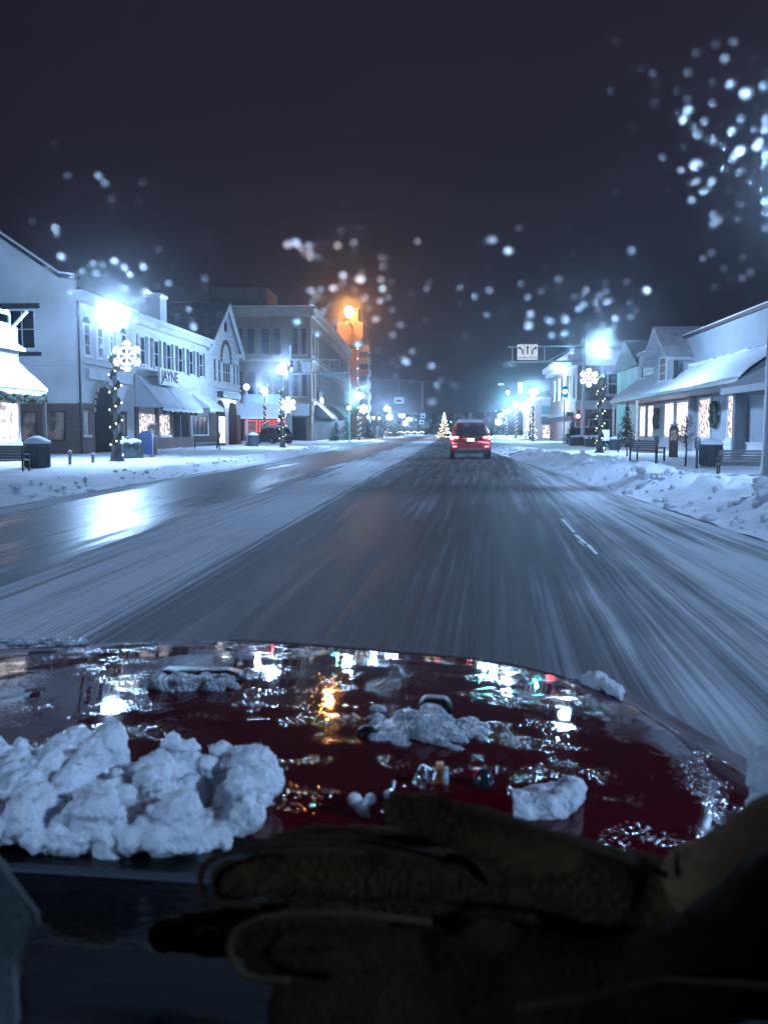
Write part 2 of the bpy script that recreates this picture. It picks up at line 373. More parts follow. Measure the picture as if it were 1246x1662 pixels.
# ------------------------------------------------------------------ buildings: a frame along the facade
class Frame:
    def __init__(s, p0, p1):            # facade line from near point p0 to far point p1; outward = toward the street
        s.O = Vector((p0[0], p0[1], 0)); s.L = (Vector((p1[0], p1[1], 0)) - s.O).length
        s.d = (Vector((p1[0], p1[1], 0)) - s.O).normalized()
        nn = Vector((s.d.y, -s.d.x, 0)); s.n = nn if nn.x * -s.O.x > 0 or abs(nn.x) < 1e-6 else -nn
    def T(s, a, h, o=0.0): return s.O + s.d * a + s.n * o + Vector((0, 0, h))
    def Tv(s, p): return s.T(p[0], p[2], p[1])
    def box(s, mb, a0, a1, z0, z1, o0, o1): return mb.box(a0, a1, o0, o1, z0, z1, s.Tv)
    def su(s, u):                        # distance along the facade seen at column u
        r = ray(u, 700); # solve O + d a = k r (xy)
        den = s.d.x * r.y - s.d.y * r.x
        return (-s.O.x * r.y + s.O.y * r.x) / den
    def zv(s, a, v): return hz(v, s.T(a, 0).y)
def window(F, par, a0, a1, z0, z1, o=0.0, glass=None, frame=None, mull=1, rails=1, arch=0.0, sill=True, snow=True, name='window', fw=0.07):
    frame = frame or M_white
    mb = MB()
    F.box(mb, a0, a0 + fw, z0, z1, o - .02, o + 0.05); F.box(mb, a1 - fw, a1, z0, z1, o - .02, o + 0.05)
    F.box(mb, a0 + fw, a1 - fw, z1 - fw, z1, o - .02, o + 0.05); F.box(mb, a0 + fw, a1 - fw, z0, z0 + fw, o - .02, o + 0.05)
    for i in range(1, mull + 1 if mull else 0):
        c = a0 + (a1 - a0) * i / (mull + 1); F.box(mb, c - .02, c + .02, z0 + fw, z1 - fw, o + .012, o + .04)
    for i in range(1, rails + 1 if rails else 0):
        c = z0 + (z1 - z0) * i / (rails + 1); F.box(mb, a0 + fw, a1 - fw, c - .02, c + .02, o + .012, o + .036)
    w = mb.build(name, frame, par)
    g = MB(); F.box(g, a0 + fw * .5, a1 - fw * .5, z0 + fw * .5, z1 - fw * .5, o - .01, o + .012)
    g.build('pane', glass or M_glassd, w)
    if arch:
        am = MB(); c = (a0 + a1) / 2; r = (a1 - a0) / 2
        pts = [(c + r * math.cos(t), z1 + arch * math.sin(t)) for t in [math.pi * i / 10 for i in range(11)]]
        am.prism(pts, o - .02, o + .03, lambda p, q_, a: F.T(p, q_, a)); am.build('arch_pane', glass or M_glassd, w)
    if sill:
        sm = MB(); F.box(sm, a0 - .08, a1 + .08, z0 - .1, z0, o - .01, o + 0.14); sm.build('sill', M_stone if frame is not M_white else M_white, w)
        if snow:
            s2_ = MB(); F.box(s2_, a0 - .06, a1 + .06, z0, z0 + .05, o + .055, o + 0.13); s2_.build('sill_snow', M_snowroof, w)
    return w
def shutter(F, par, a0, a1, z0, z1):
    mb = MB(); F.box(mb, a0, a1, z0, z1, 0.0, .06)
    for i in range(int((z1 - z0) / .12)): F.box(mb, a0 + .04, a1 - .04, z0 + .06 + i * .12, z0 + .11 + i * .12, .06, .075)
    mb.build('shutter', M_dark, par)
def awning(F, name, label, a0, a1, zb, zt, proj, mtl, grp=None, snow=None, valance=.25):
    t = thing(name, label, 'awning', F.T((a0 + a1) / 2, zb, 0), group=grp, world=True)
    mb = MB(); 
    mb.add([F.T(a0, zt, .08), F.T(a1, zt, .08), F.T(a1, zb, proj), F.T(a0, zb, proj), F.T(a0, zt - .06, .08), F.T(a1, zt - .06, .08), F.T(a1, zb - .05, proj - .03), F.T(a0, zb - .05, proj - .03)],
           [(0,1,2,3),(7,6,5,4),(0,3,7,4),(2,1,5,6),(1,0,4,5)])
    mb.build('canopy', snow or mtl, t)
    vb = MB(); F.box(vb, a0, a1, zb - valance, zb - .05, proj - .05, proj - .02); vb.build('valance', mtl, t)
    for a in (a0 + .01, a1 - .01):
        sb = MB(); sb.prism([(.08, zb - .05), (.08, zt - .08), (proj - .06, zb - .05)], a - .01, a + .01, lambda p, q_, aa: F.T(aa, q_, p)); sb.build('side_panel', mtl, t)
    return t

# --- left: near small shop with snowy awning roof and balcony
t = thing('corner_shop', 'small shop at the left edge with two snowy roofs and one bright window', 'shop', (-17, 30, 0), world=True)
XW = -16.7
mb = MB(); mb.box(-26, XW, 22.0, 35.0, 0.05, 5.3); mb.build('wall', M_stucco, t)
FS = Frame((XW, 22.0), (XW, 35.0)); FS.n = Vector((1, 0, 0))
mb = MB(); FS.box(mb, 0, 13, .05, .75, .003, .1); mb.build('wainscot', M_dark, t)
def slab(name, par, x0, z0, x1, z1, ya, yb, th, m_, n_=30, lump=.05):
    mb = MB(); vs = []; K = 6
    for i in range(n_ + 1):
        y_ = ya + (yb - ya) * i / n_
        for k in range(K + 1):
            f = k / K; vs.append((x0 + (x1 - x0) * f, y_, z0 + (z1 - z0) * f + th + lump * fbm(y_ * .9, f * 2.5) * (k not in (0,))))
        vs.append((x1, y_, z1)); vs.append((x0, y_, z0))
    q = K + 3
    fs = [(i * q + k, i * q + (k + 1) % q, (i + 1) * q + (k + 1) % q, (i + 1) * q + k) for i in range(n_) for k in range(q)] + [tuple(range(q)), tuple(range(n_ * q, n_ * q + q))[::-1]]
    mb.add(vs, fs); return mb.build(name, m_, par, False)
slab('snowy_roof', t, XW + .01, 3.86, -15.58, 2.82, 22, 35.05, .08, M_snowroof)
mb = MB(); mb.prism([(XW + .01, 3.8), (-15.62, 2.81), (-15.62, 2.62), (XW + .01, 2.62)], 22, 35.0, lambda p, q_, a: (p, a, q_)); mb.build('fascia', M_white, t)
mb = MB()
for i in range(60): mb.ball((-15.6 + random.uniform(-.04, .04), 27 + i * 0.135, 2.48 + 0.07 * math.sin(i * .8) + random.uniform(-.05, .05)), random.uniform(.08, .15), 6)
for i in range(9): mb.ball((-15.65 - i * .1, 35.02, 2.45 + .05 * math.sin(i)), random.uniform(.08, .14), 6)
mb.build('garland', M_green, t)
slab('upper_snowy_roof', t, -17.6, 5.25, -16.35, 4.35, 22, 34.9, .1, M_snowroof)
mb = MB()
for zz in (5.35, 5.75): mb.box(-16.95, -16.87, 22, 34.8, zz, zz + .08)
for i in range(12): mb.box(-16.95, -16.87, 23.2 + i * 1.05, 23.28 + i * 1.05, 5.0, 5.75)
mb.tube([(-17.0, 34.8, 5.1), (-16.2, 34.8, 5.9)], .07, 6); mb.build('railing', M_white, t)
mb = MB()
for i in range(40): mb.ball((-16.9, 24 + i * .27, 5.86 + random.uniform(-.02, .03)), .12, 6, (.8, 1.5, .6))
mb.build('railing_snow', M_snowroof, t)
window(FS, t, 9.9, 12.75, .8, 2.4, .02, E_white, M_white, 1, 0)
window(FS, t, 6.4, 9.3, .8, 2.4, .02, E_white, M_white, 1, 0)
for yy_ in (28.0, 34.85):
    mb = MB(); mb.box(-15.72, -15.6, yy_ - .06, yy_ + .06, .05, 2.62); mb.build('post', M_dark, t)

# --- left: white stucco building whose gable end faces the viewer
A0 = (-18.8, 45.7); A1 = (-18.8 + 0.017 * 34.7, 45.7 + 34.7)
FA = Frame(A0, A1)
t = thing('stucco_building', 'pale stucco building with a sloping gable end facing the road near the left edge', 'building', FA.T(0, 0), world=True)
pol = [(-19.6, 0.05), (-18.8, .05), (-18.8, 8.95), (-19.6, 9.05), (-26, 13.4), (-32, 9.3), (-32, .05)]
mb = MB(); mb.prism(pol, 45.7, 46.1, lambda p, q_, a: (p, a, q_)); mb.build('gable_wall', M_stucco, t)
mb = MB(); F = FA; F.box(mb, .4, 8.2, .05, 8.2, -6, 0); mb.build('wall', M_stucco, t)
cop = MB(); 
def bar(mb, a, c, w, y0, y1, th=.18):
    dx, dz = c[0] - a[0], c[1] - a[1]; l = math.hypot(dx, dz); nx_, nz_ = -dz / l * th, dx / l * th
    if nz_ < 0: nx_, nz_ = -nx_, -nz_
    mb.prism([a, c, (c[0] + nx_, c[1] + nz_), (a[0] + nx_, a[1] + nz_)], y0, y1, lambda p, q_, aa: (p, aa, q_))
bar(cop, (-18.7, 8.96), (-19.6, 9.06), .2, 45.58, 46.2); bar(cop, (-19.6, 9.06), (-26, 13.42), .2, 45.58, 46.2); bar(cop, (-26, 13.42), (-32, 9.32), .2, 45.58, 46.2)
cop.build('coping', M_dark, t)
cop = MB(); bar(cop, (-18.75, 9.16), (-19.6, 9.26), .2, 45.62, 46.16, .08); bar(cop, (-19.6, 9.27), (-26, 13.62), .2, 45.62, 46.16, .08); cop.build('coping_snow', M_snowroof, t)
mb = MB(); mb.box(-32, -18.76, 45.60, 45.695, .05, 2.68); mb.build('brick_base', M_brick, t)
mb = MB(); F.box(mb, 0, 5.6, .05, 2.72, .004, .09); mb.build('brick_base', M_brick, t)
mb = MB(); mb.box(-32, -18.76, 45.56, 45.695, 4.6, 4.68); mb.build('string_course', M_stucco, t)
FE = Frame((-32, 45.7), (-18.8, 45.7)); FE.n = Vector((0, -1, 0))
window(FE, t, 9.75, 11.15, 5.45, 7.45, .01, M_glassd, M_white, 1, 1)
mb = MB(); FE.box(mb, 9.2, 9.7, 5.4, 7.5, .0, .06); mb.build('shutter', M_dark, t)
mb = MB(); FE.box(mb, 9.0, 11.4, 7.5, 7.75, .0, .16); mb.build('window_trim', M_dark, t)
mb = MB(); FE.box(mb, 9.0, 11.4, 5.1, 5.3, .0, .16); mb.build('window_trim', M_dark, t)
for k, (x0, x1) in enumerate(((7.2, 9.0), (9.3, 11.1), (11.4, 12.6))): window(FE, t, x0, x1, .75, 2.3, .1, E_dim, M_dark, 0, 0, sill=False)
mb = MB(); mb.tube([FA.T(.18, 0.05, .12), FA.T(.18, 8.6, .12)], .06, 8); mb.build('downspout', M_dark, t)
mb = MB(); F.box(mb, .0, 8.2, 7.9, 8.2, .0, .35); F.box(mb, 0, 8.2, 8.2, 8.35, -.3, .45); mb.build('cornice', M_stucco, t)
mb = MB(); F.box(mb, 0, 8.2, 8.35, 8.43, -.25, .42); mb.build('cornice_snow', M_snowroof, t)
for k in range(4): window(F, t, 1.0 + k * 1.75, 1.85 + k * 1.75, 5.2, 6.9, .02, M_glassd, M_white, 0, 2, arch=.35)
mb = MB(); F.box(mb, .6, 7.9, 4.75, 4.95, .0, .3); mb.build('ledge', M_stucco, t)
mb = MB(); F.box(mb, 1.2, 7.6, 4.0, 4.55, .0, .2); mb.build('fascia_board', M_grey, t)
mb = MB(); c = 3.4; r_ = 1.35
mb.prism([(c - r_, .1)] + [(c + r_ * math.cos(tt), 2.4 + 1.3 * math.sin(tt)) for tt in [math.pi * (1 - i / 14) for i in range(15)]] + [(c + r_, .1)], -.02, .12, lambda p, q_, a: F.T(p, q_, a)); mb.build('archway', M_void, t)  # flat panel, the shade of the opening is in its colour
mb = MB()
for i in range(13):
    tt = math.pi * i / 12; p = (c + 1.55 * math.cos(tt), 2.4 + 1.5 * math.sin(tt)); F.box(mb, p[0] - .12, p[0] + .12, p[1] - .12, p[1] + .12, .12, .2)
mb.build('stone_arch', M_stone, t)
window(F, t, .35, 1.2, 1.0, 2.3, .1, E_dim, M_dark, 0, 0)
window(F, t, 5.2, 6.6, .9, 2.4, .1, M_glassd, M_dark, 1, 0)

# --- left: white row with shuttered upper windows and awnings
t = thing('shop_row', 'long white shop row with dark shutters over two sloping awnings', 'building', FA.T(8.2, 0), world=True)
mb = MB(); F.box(mb, 8.2, 24.6, .05, 8.0, -12, 0); mb.build('wall', M_white, t)
mb = MB(); F.box(mb, 8.2, 24.6, 7.7, 8.0, .0, .4); F.box(mb, 8.2, 24.6, 8.0, 8.2, -.6, .55); mb.build('cornice', M_white, t)
mb = MB(); mb.add([F.T(8.2, 8.2, .5), F.T(24.6, 8.2, .5), F.T(24.6, 9.2, -6), F.T(8.2, 9.2, -6)], [(0,1,2,3)]); mb.box(0,0.01,0,0.01,0,0.01, lambda p: F.T(24.5,8.1,-5)); mb.build('roof', M_roof, t)
mb = MB(); F.box(mb, 8.2, 24.6, 8.21, 8.3, .38, .53); mb.build('cornice_snow', M_snowroof, t)
mb = MB(); F.box(mb, 19.2, 20.6, 8.3, 10.9, -3, -1.9); F.box(mb, 19.1, 20.7, 10.9, 11.1, -3.1, -1.8); mb.build('chimney', M_stucco, t)
for k in range(6):
    a = 9.35 + k * 2.55
    window(F, t, a, a + .95, 5.35, 7.1, .01, M_glassd, M_white, 0, 1)
    shutter(F, t, a - .52, a - .05, 5.3, 7.15); shutter(F, t, a + 1.0, a + 1.47, 5.3, 7.15)
mb = MB(); F.box(mb, 8.2, 24.6, .05, .85, .003, .1)
for a in (8.2, 11.9, 14.9, 19.2): F.box(mb, a, a + .5, .85, 2.75, .003, .1)
mb.build('brick_base', M_brick, t)
window(F, t, 8.8, 11.8, .95, 2.4, .03, E_shop, M_white, 1, 0, name='display_window')
window(F, t, 12.6, 14.8, .95, 2.4, .03, E_shop, M_white, 1, 0, name='display_window')
mb = MB(); F.box(mb, 15.5, 17.3, .1, 2.6, .0, .04); F.box(mb, 17.5, 19.1, .1, 2.6, .0, .06); mb.build('door', M_void, t)
window(F, t, 20.2, 24, .95, 2.4, .03, M_glassd, M_dark, 2, 0, name='display_window')
mb = MB()
for i in range(46):
    a = 8.6 + i * .16; mb.ball(F.T(a, 2.52 + .12 * math.cos(i * .9) , 1.6 + random.uniform(-.04, .04)), random.uniform(.09, .15), 6)
o = mb.build('garland', M_green, None); tag(o, 'green garland hanging under the two long awnings on the left', 'garland')
mb = MB()
for i in range(22):
    mb.ball(F.T(8.7 + i * .33, 2.58 + .07 * math.cos(i * 1.9), 1.72), .035, 5)
mb.build('bulb_string', E_bulb, o)
awning(F, 'awning', 'long sloping grey awning nearest the lamp post on the left', 8.3, 12.4, 2.75, 4.7, 1.8, M_fabric, 'shop awnings on the left')
awning(F, 'awning', 'long sloping grey awning under the white shop sign', 12.55, 16.9, 2.75, 4.7, 1.8, M_fabric, 'shop awnings on the left')
awning(F, 'awning', 'small snowy awning beside the pointed gable', 20.0, 24.0, 3.0, 4.0, 1.4, M_snowroof, 'shop awnings on the left')
t2 = thing('shop_sign', 'white shop sign with dark capitals above the awnings', 'sign', F.T(12, 4.7, 1.0), world=True)
mb = MB(); F.box(mb, 10.0, 13.9, 4.15, 5.2, .95, 1.05); mb.build('board', M_white, t2)
for a in (10.4, 13.5):
    mb = MB(); F.box(mb, a - .04, a + .04, 4.6, 4.7, .0, .95); mb.build('bracket', M_dark, t2)
text_mb('JAYNE', .95, lambda p: F.T(11.95 + p.x * 1.25, 4.7 + p.y, 1.055 + p.z), .01, .012).build('lettering', M_void, t2)

# --- left: gabled building
t = thing('gabled_building', 'white building with a steep pointed gable and two tall arched doorways', 'building', FA.T(24.6, 0), world=True)
g0, g1, gm = 24.62, 34.7, 30.1
mb = MB(); mb.prism([(g0, .05), (g0, 8.0), (gm, 11.75), (g1, 8.3), (g1, .05)], -14, 0, lambda p, q_, a: F.T(p, q_, a)); mb.build('wall', M_white, t)
mb = MB()
for (pa, pc) in (((g0 - .5, 7.75), (gm, 11.85)), ((gm, 11.85), (g1 + .5, 8.0))):
    dx, dz = pc[0] - pa[0], pc[1] - pa[1]; l = math.hypot(dx, dz); ox, oz = -dz / l * .16, dx / l * .16
    mb.prism([pa, pc, (pc[0] + ox, pc[1] + oz), (pa[0] + ox, pa[1] + oz)], -14.2, .45, lambda p, q_, a: F.T(p, q_, a))
mb.build('roof', M_roof, t)
mb = MB()
for (pa, pc) in (((g0 - .5, 7.72), (gm, 11.8)), ((gm, 11.8), (g1 + .5, 7.97))):
    mb.prism([pa, pc, (pc[0], pc[1] - .38), (pa[0], pa[1] - .38)], .28, .46, lambda p, q_, a: F.T(p, q_, a))
F.box(mb, g0 + .01, g0 + .9, 7.5, 7.8, .0, .44); F.box(mb, g1 - .9, g1 - .01, 7.7, 8.0, .0, .44)
mb.build('bargeboard', M_white, t)
window(F, t, 28.9, 31.3, 5.3, 7.0, .03, M_glassd, M_white, 2, 1, name='window')
mb = MB()
for i in range(15):
    tt = math.pi * i / 14; p = (gm + 1.55 * math.cos(tt), 7.1 + 1.6 * math.sin(tt)); F.box(mb, p[0] - .17, p[0] + .17, p[1] - .15, p[1] + .15, .0, .1)
mb.build('window_arch', M_brick, t)
for a in (26.0, 27.4, 32.3, 33.5): window(F, t, a, a + .8, 5.2, 7.1, .02, M_glassd, M_white, 0, 1)
mb = MB(); mb.prism([(gm + .45 * math.cos(x * .6), 10.0 + .5 * math.sin(x * .6)) for x in range(10)], 0, .06, lambda p, q_, a: F.T(p, q_, a)); mb.build('round_window', M_glassd, t)
mb = MB(); F.box(mb, g0, g1, 4.75, 4.95, .0, .18); mb.build('string_course', M_white, t)
mb = MB(); F.box(mb, 27.2, 33.2, 4.0, 4.5, .0, .5); mb.build('sign_box', M_dark, t)
for c in (28.0, 32.0):
    mb = MB(); r_ = 1.25; mb.prism([(c - r_, .1)] + [(c + r_ * math.cos(tt), 2.3 + 1.5 * math.sin(tt) ** .8) for tt in [math.pi * (1 - i / 14) for i in range(15)]] + [(c + r_, .1)], -.02, .1, lambda p, q_, a: F.T(p, q_, a)); mb.build('archway', M_void, t)  # doorway shade carried by the near-black panel colour
window(F, t, 27.0, 29.0, .25, 2.5, .12, E_white, M_white, 0, 0, name='display_window', sill=False)
for a in (29.0, 30.0, 31.0):
    mb = MB(); mb.ball(F.T(a, 3.75, .45), .09, 8); w = mb.build('gooseneck_lamp', emat('sign_lamp', (.8, .9, 1), 60.0), t)
mb = MB(); F.box(mb, g0, 26.7, .1, 2.7, .003, .08); mb.build('brick_base', M_brick, t)
mb = MB(); F.box(mb, 33.3, g1, .1, 2.7, .003, .08); mb.build('brick_base', M_brick, t)

# --- left far: large tan brick block on the corner
c0 = Vector((gx(505, 111), 111, 0)); c1 = Vector((gx(567, 172), 172, 0))
FT = Frame(c0, c1)
t = thing('brick_block', 'tall tan brick corner block with three floors beyond the gabled building', 'building', c0, world=True)
mb = MB(); FT.box(mb, 0, FT.L, .05, 16.0, -34, 0); mb.build('wall', M_tan, t)
mb = MB(); FT.box(mb, -.35, FT.L, 15.2, 16.0, -34, .4); FT.box(mb, -.5, FT.L + .1, 16.0, 16.35, -34, .6); mb.build('cornice', M_stone, t)
mb = MB(); FT.box(mb, -.45, FT.L, 16.35, 16.45, -33.9, .55); mb.build('cornice_snow', M_snowroof, t)
mb = MB(); FT.box(mb, -.2, FT.L, 9.75, 10.05, -34, .2); FT.box(mb, -.2, FT.L, 4.5, 4.85, -34, .25); mb.build('string_course', M_stone, t)
mb = MB(); FT.box(mb, 4, 12, 16.4, 19.3, -13, -6.0); FT.box(mb, 4, 10, 16.4, 17.6, -18, -13.1); mb.build('rooftop_hut', M_stone, t)
fa, fb = FT.T(0, 0, -34), FT.T(0, 0, 0); FC = Frame((fa.x, fa.y), (fb.x, fb.y)); FC.n = -FT.d
for u0, u1 in ((388, 394), (401, 414), (424, 437), (444, 456), (475, 484), (489, 498)):
    a0, a1 = 34 + gx(u0, 111) - c0.x, 34 + gx(u1, 111) - c0.x
    window(FC, t, a0, a1, 10.6, 13.4, .02, M_void, M_tan, 0, 1, arch=.35, fw=.06, snow=False)
    window(FC, t, a0, a1, 5.5, 8.2, .02, M_void, M_tan, 0, 1, arch=.35, fw=.06, snow=False)
nwin = 17
for k in range(nwin):
    a = 1.6 + k * (FT.L - 3) / nwin
    window(FT, t, a, a + 1.3, 10.6, 13.5, .02, M_void, M_tan, 0, 1, arch=.3, fw=.06, snow=False)
    window(FT, t, a, a + 1.3, 5.3, 8.6, .02, M_void, M_tan, 0, 1, arch=.3, fw=.06, snow=False)
mb = MB(); FT.box(mb, 2, FT.L - 1, .1, 3.6, .0, .05); mb.build('shopfront', M_dark, t)
mb = MB(); FC.box(mb, 31, 33.3, .1, 3.2, .0, .05); mb.build('door', M_void, t)
awning(FC, 'awning', 'small curved snowy awning over the corner door of the tan block', 30.6, 33.8, 3.2, 4.7, 1.6, M_dark, 'snowy awnings on the tan block', M_snowroof)
awning(FT, 'awning', 'wide snowy awning on the tan block nearer the corner', 3, 12, 3.0, 5.0, 2.2, M_dark, 'snowy awnings on the tan block', M_snowroof)
awning(FT, 'awning', 'wide dark awning on the tan block farther along the street', 16, 30, 3.0, 5.0, 2.2, M_green, 'snowy awnings on the tan block')
t2 = thing('hanging_sign', 'dark framed sign with a small peak on the tan block wall', 'sign', FT.T(7, 5, .3), world=True)
mb = MB(); FT.box(mb, 5, 9.5, 5.2, 6.4, .26, .4); mb.prism([(6.5, 6.4), (8, 6.4), (7.25, 7.0)], .26, .4, lambda p, q_, a: FT.T(p, q_, a)); mb.build('board', M_dark, t2)
mb = MB(); FT.box(mb, 6.2, 9.3, 4.95, 5.6, .42, .5); mb.build('lit_panel', emat('lit_sign', (.9, .95, 1), 3.0), t2)

# red lit restaurant front on the cross street
t = thing('restaurant', 'low restaurant with red string lights and a snowy roof at the corner', 'restaurant', (-24, 106, 0), world=True)
x0, x1 = gx(392, 106), gx(462, 106)
mb = MB(); mb.box(x0, x1, 106, 110.9, .05, 3.6); mb.build('wall', M_brick, t)
mb = MB(); mb.add([(x0 - .4, 104.6, 2.9), (x1 + .2, 104.6, 2.9), (x1 + .2, 106.2, 4.5), (x0 - .4, 106.2, 4.5), (x0 - .4, 104.6, 2.7), (x1 + .2, 104.6, 2.7), (x1 + .2, 106.2, 3.6), (x0 - .4, 106.2, 3.6)], [(0,1,2,3),(0,4,5,1),(1,5,6,2),(3,7,4,0),(7,6,5,4)]); mb.build('snowy_roof', M_snowroof, t)
mb = MB(); mb.box(x0, x1 - .5, 106.2, 106.4, 4.5, 5.6); mb.build('sign_board', mat('pale_blue_sign', (.35, .5, .65), .6), t)
FR = Frame((x0, 106), (x1, 106)); FR.n = Vector((0, -1, 0))
for k in range(3):
    a = .35 + k * 1.65
    w = window(FR, t, a, a + 1.3, .8, 2.5, .02, emat('dim_red_room', (.35, .09, .08), .8, True, (.06, .02, .03), 2), M_dark, 0, 0)
    mb = MB()
    for i in range(9):
        mb.ball(FR.T(a, .8 + i * .21, .1), .05, 5); mb.ball(FR.T(a + 1.3, .8 + i * .21, .1), .05, 5)
    for i in range(1, 6): mb.ball(FR.T(a + 1.3 * i / 6, 2.5, .1), .05, 5)
    mb.build('bulb_string', E_redb, w)

# --- orange lit tower with ledges
ty = 178; tx = gx(582, ty)
t = thing('brick_tower', 'tall slender tower lit orange by the lamp at its top', 'tower', (tx, ty, 0), world=True)
wl, wr = gx(565, ty), gx(582, ty)
mb = MB(); mb.box(wl, wr, ty, ty + 6, .05, 18.2); mb.add([], []); mb.build('shaft', mat('orange_stone', (.10, .067, .05), .8, .15, .5), t)
mb = MB(); mb.prism([(wl, 18.0), (wr, 18.0), (wr + .9, 19.6), (wr + .9, 22.3), (wr, 22.6), (wr, 25.0), (wl - .2, 25.0), (wl - .2, 22.4), (wl - 2.1, 22.4), (wl - 2.1, 20.2)], ty - .6, ty + 6, lambda p, q_, a: (p, a, q_)); mb.build('flared_top', MATS['orange_stone'], t)
for k in range(7):
    mb = MB(); z = 3.0 + k * 2.3; mb.box(wr + .01, wr + 2.0, ty + .8, ty + 5, z, z + 1.2); mb.build('balcony', mat('balcony_panel', (.12, .10, .09), .7), t)
mb = MB(); mb.box(wr + .01, wr + 1.7, ty + 1.5, ty + 6, .05, 19.2); mb.build('wall', M_dark, t)
mb = MB()
for k in range(9): mb.ball((wr - .15, ty - .08, 4 + k * 1.9), .12, 6)
mb.build('bulb_string', emat('tower_bulb', (1, .7, .4), 6, False), t)
t = thing('flood_lamp', 'orange glowing lamp on top of the tower', 'lamp', (gx(567, ty - 7.0), ty - 7.0, 21.5), world=True)
mb = MB(); mb.ball((gx(567, ty - 7.0), ty - 7.0, hz(509, ty - 7.0)), .75, 14, (1, 1, 1.3)); mb.build('lamp_globe', E_orange, t, True)
mb = MB(); mb.box(gx(567, ty - 7.0) - .15, gx(567, ty - 7.0) + .15, ty - 7.1, ty - .6, 21.25, 21.5); mb.tube([(gx(567, ty - 7.0), ty - 7.0, 21.5), (gx(567, ty - 7.0), ty - 7.0, 23.4)], .1); mb.build('bracket', M_dark, t)

# --- right: long low shop
FB = Frame((15, 41.5), (15, 72)); FB.n = Vector((-1, 0, 0))
t = thing('low_shop', 'long pale shop with a snowy pent roof and lit windows on the right', 'shop', (15, 50, 0), world=True)
mb = MB(); FB.box(mb, 0, 30.5, .05, 7.0, -12, 0); mb.build('wall', M_bluegrey, t)
mb = MB(); FB.box(mb, -.1, 30.6, 7.0, 7.18, -12, .18); mb.build('coping', M_dark, t)
mb = MB(); FB.box(mb, -.1, 30.6, 7.18, 7.26, -12, .12); mb.build('coping_snow', M_snowroof, t)
def zpent(a, f):  # f 0 at wall .. 1 at eave
    return 5.15 - 1.5 * f + .10 + .05 * fbm(a * .7, f * 2)
mb = MB(); na = 60; nf = 6; vs = []
for j in range(nf + 1):
    for i in range(na + 1):
        a = -.3 + 31 * i / na; f = j / nf; vs.append(FB.T(a, zpent(a, f) + (-.06 if j == nf else 0), .01 + 2.0 * f))
for i in range(na + 1): vs.append(FB.T(-.3 + 31 * i / na, 3.62, 2.0))
fs = [(j * (na + 1) + i, j * (na + 1) + i + 1, (j + 1) * (na + 1) + i + 1, (j + 1) * (na + 1) + i) for j in range(nf + 1) for i in range(na)]
mb.add(vs, fs).build('roof_snow', M_snowroof, t, True)
mb = MB(); mb.add([FB.T(-.3, 5.1, .01), FB.T(30.7, 5.1, .01), FB.T(30.7, 3.6, 2.0), FB.T(-.3, 3.6, 2.0), FB.T(-.3, 3.35, .01), FB.T(30.7, 3.35, .01), FB.T(30.7, 3.35, 1.95), FB.T(-.3, 3.35, 1.95)], [(0,1,2,3),(7,6,5,4),(0,3,7,4),(1,5,6,2),(3,2,6,7)]); mb.build('pent_roof', M_grey, t)
mb = MB(); FB.box(mb, -.3, 30.7, 3.42, 3.60, 1.96, 2.1); mb.build('gutter', M_dark, t)
mb = MB()
for i in range(110): mb.ball(FB.T(-.2 + i * .28, 3.63 + random.uniform(-.02, .03), 2.06), random.uniform(.07, .12), 6, (.8, 2.0, .6))
mb.build('gutter_snow', M_snowroof, t, True)
mb = MB()
for i in range(60): mb.ball(FB.T(.1 + i * .28, 5.2 + random.uniform(-.03, .05), .12), random.uniform(.1, .18), 6, (1, 1.8, .7))
mb.build('roof_drift', M_snowroof, t, True)
mb = MB(); FB.box(mb, 0, 30.5, .05, .62, .003, .12); FB.box(mb, 0, 30.5, .62, .72, .0, .16); mb.build('plinth', M_white, t)
for u0, u1, mt_ in ((1039, 1048, E_white), (1052, 1061, E_white), (1079, 1094, E_white), (1134, 1154, E_shop), (1181, 1204, E_shop)):
    a0, a1 = FB.su(u0), FB.su(u1); a0, a1 = min(a0, a1), max(a0, a1); window(FB, t, a0, a1, .8, 3.2, .03, mt_, M_white, 0 if a1 - a0 < 2 else 1, 0, fw=.13)
a1, a0 = FB.su(1098), FB.su(1126)
window(FB, t, a0, a1, .85, 3.2, .02, E_white, M_white, 1, 0, name='entrance_window', fw=.15)
mb = MB(); FB.box(mb, FB.su(1128) - .0, FB.su(1128) + .35, .05, 3.35, .02, .4); FB.box(mb, FB.su(1213), FB.su(1206), .05, 3.35, .02, .5); mb.build('pilaster', M_bluegrey, t)
mb = MB(); FB.box(mb, FB.su(1078), FB.su(1078) + .15, .05, 3.35, 1.8, 1.95)
FB.box(mb, 30.3, 30.45, .05, 3.35, 1.8, 1.95); mb.build('porch_post', M_white, t)
t2 = thing('wall_sign', 'pale framed sign board on the upper wall of the low shop', 'sign', FB.T(24, 6, .1), world=True)
mb = MB(); FB.box(mb, FB.su(1072), FB.su(1044), 5.35, 6.5, .05, .13); mb.build('board', M_white, t2)
mb = MB()
for k in range(3): FB.box(mb, FB.su(1068), FB.su(1047), 5.6 + k * .28, 5.66 + k * .28, .131, .14)
mb.build('lettering', M_grey, t2)
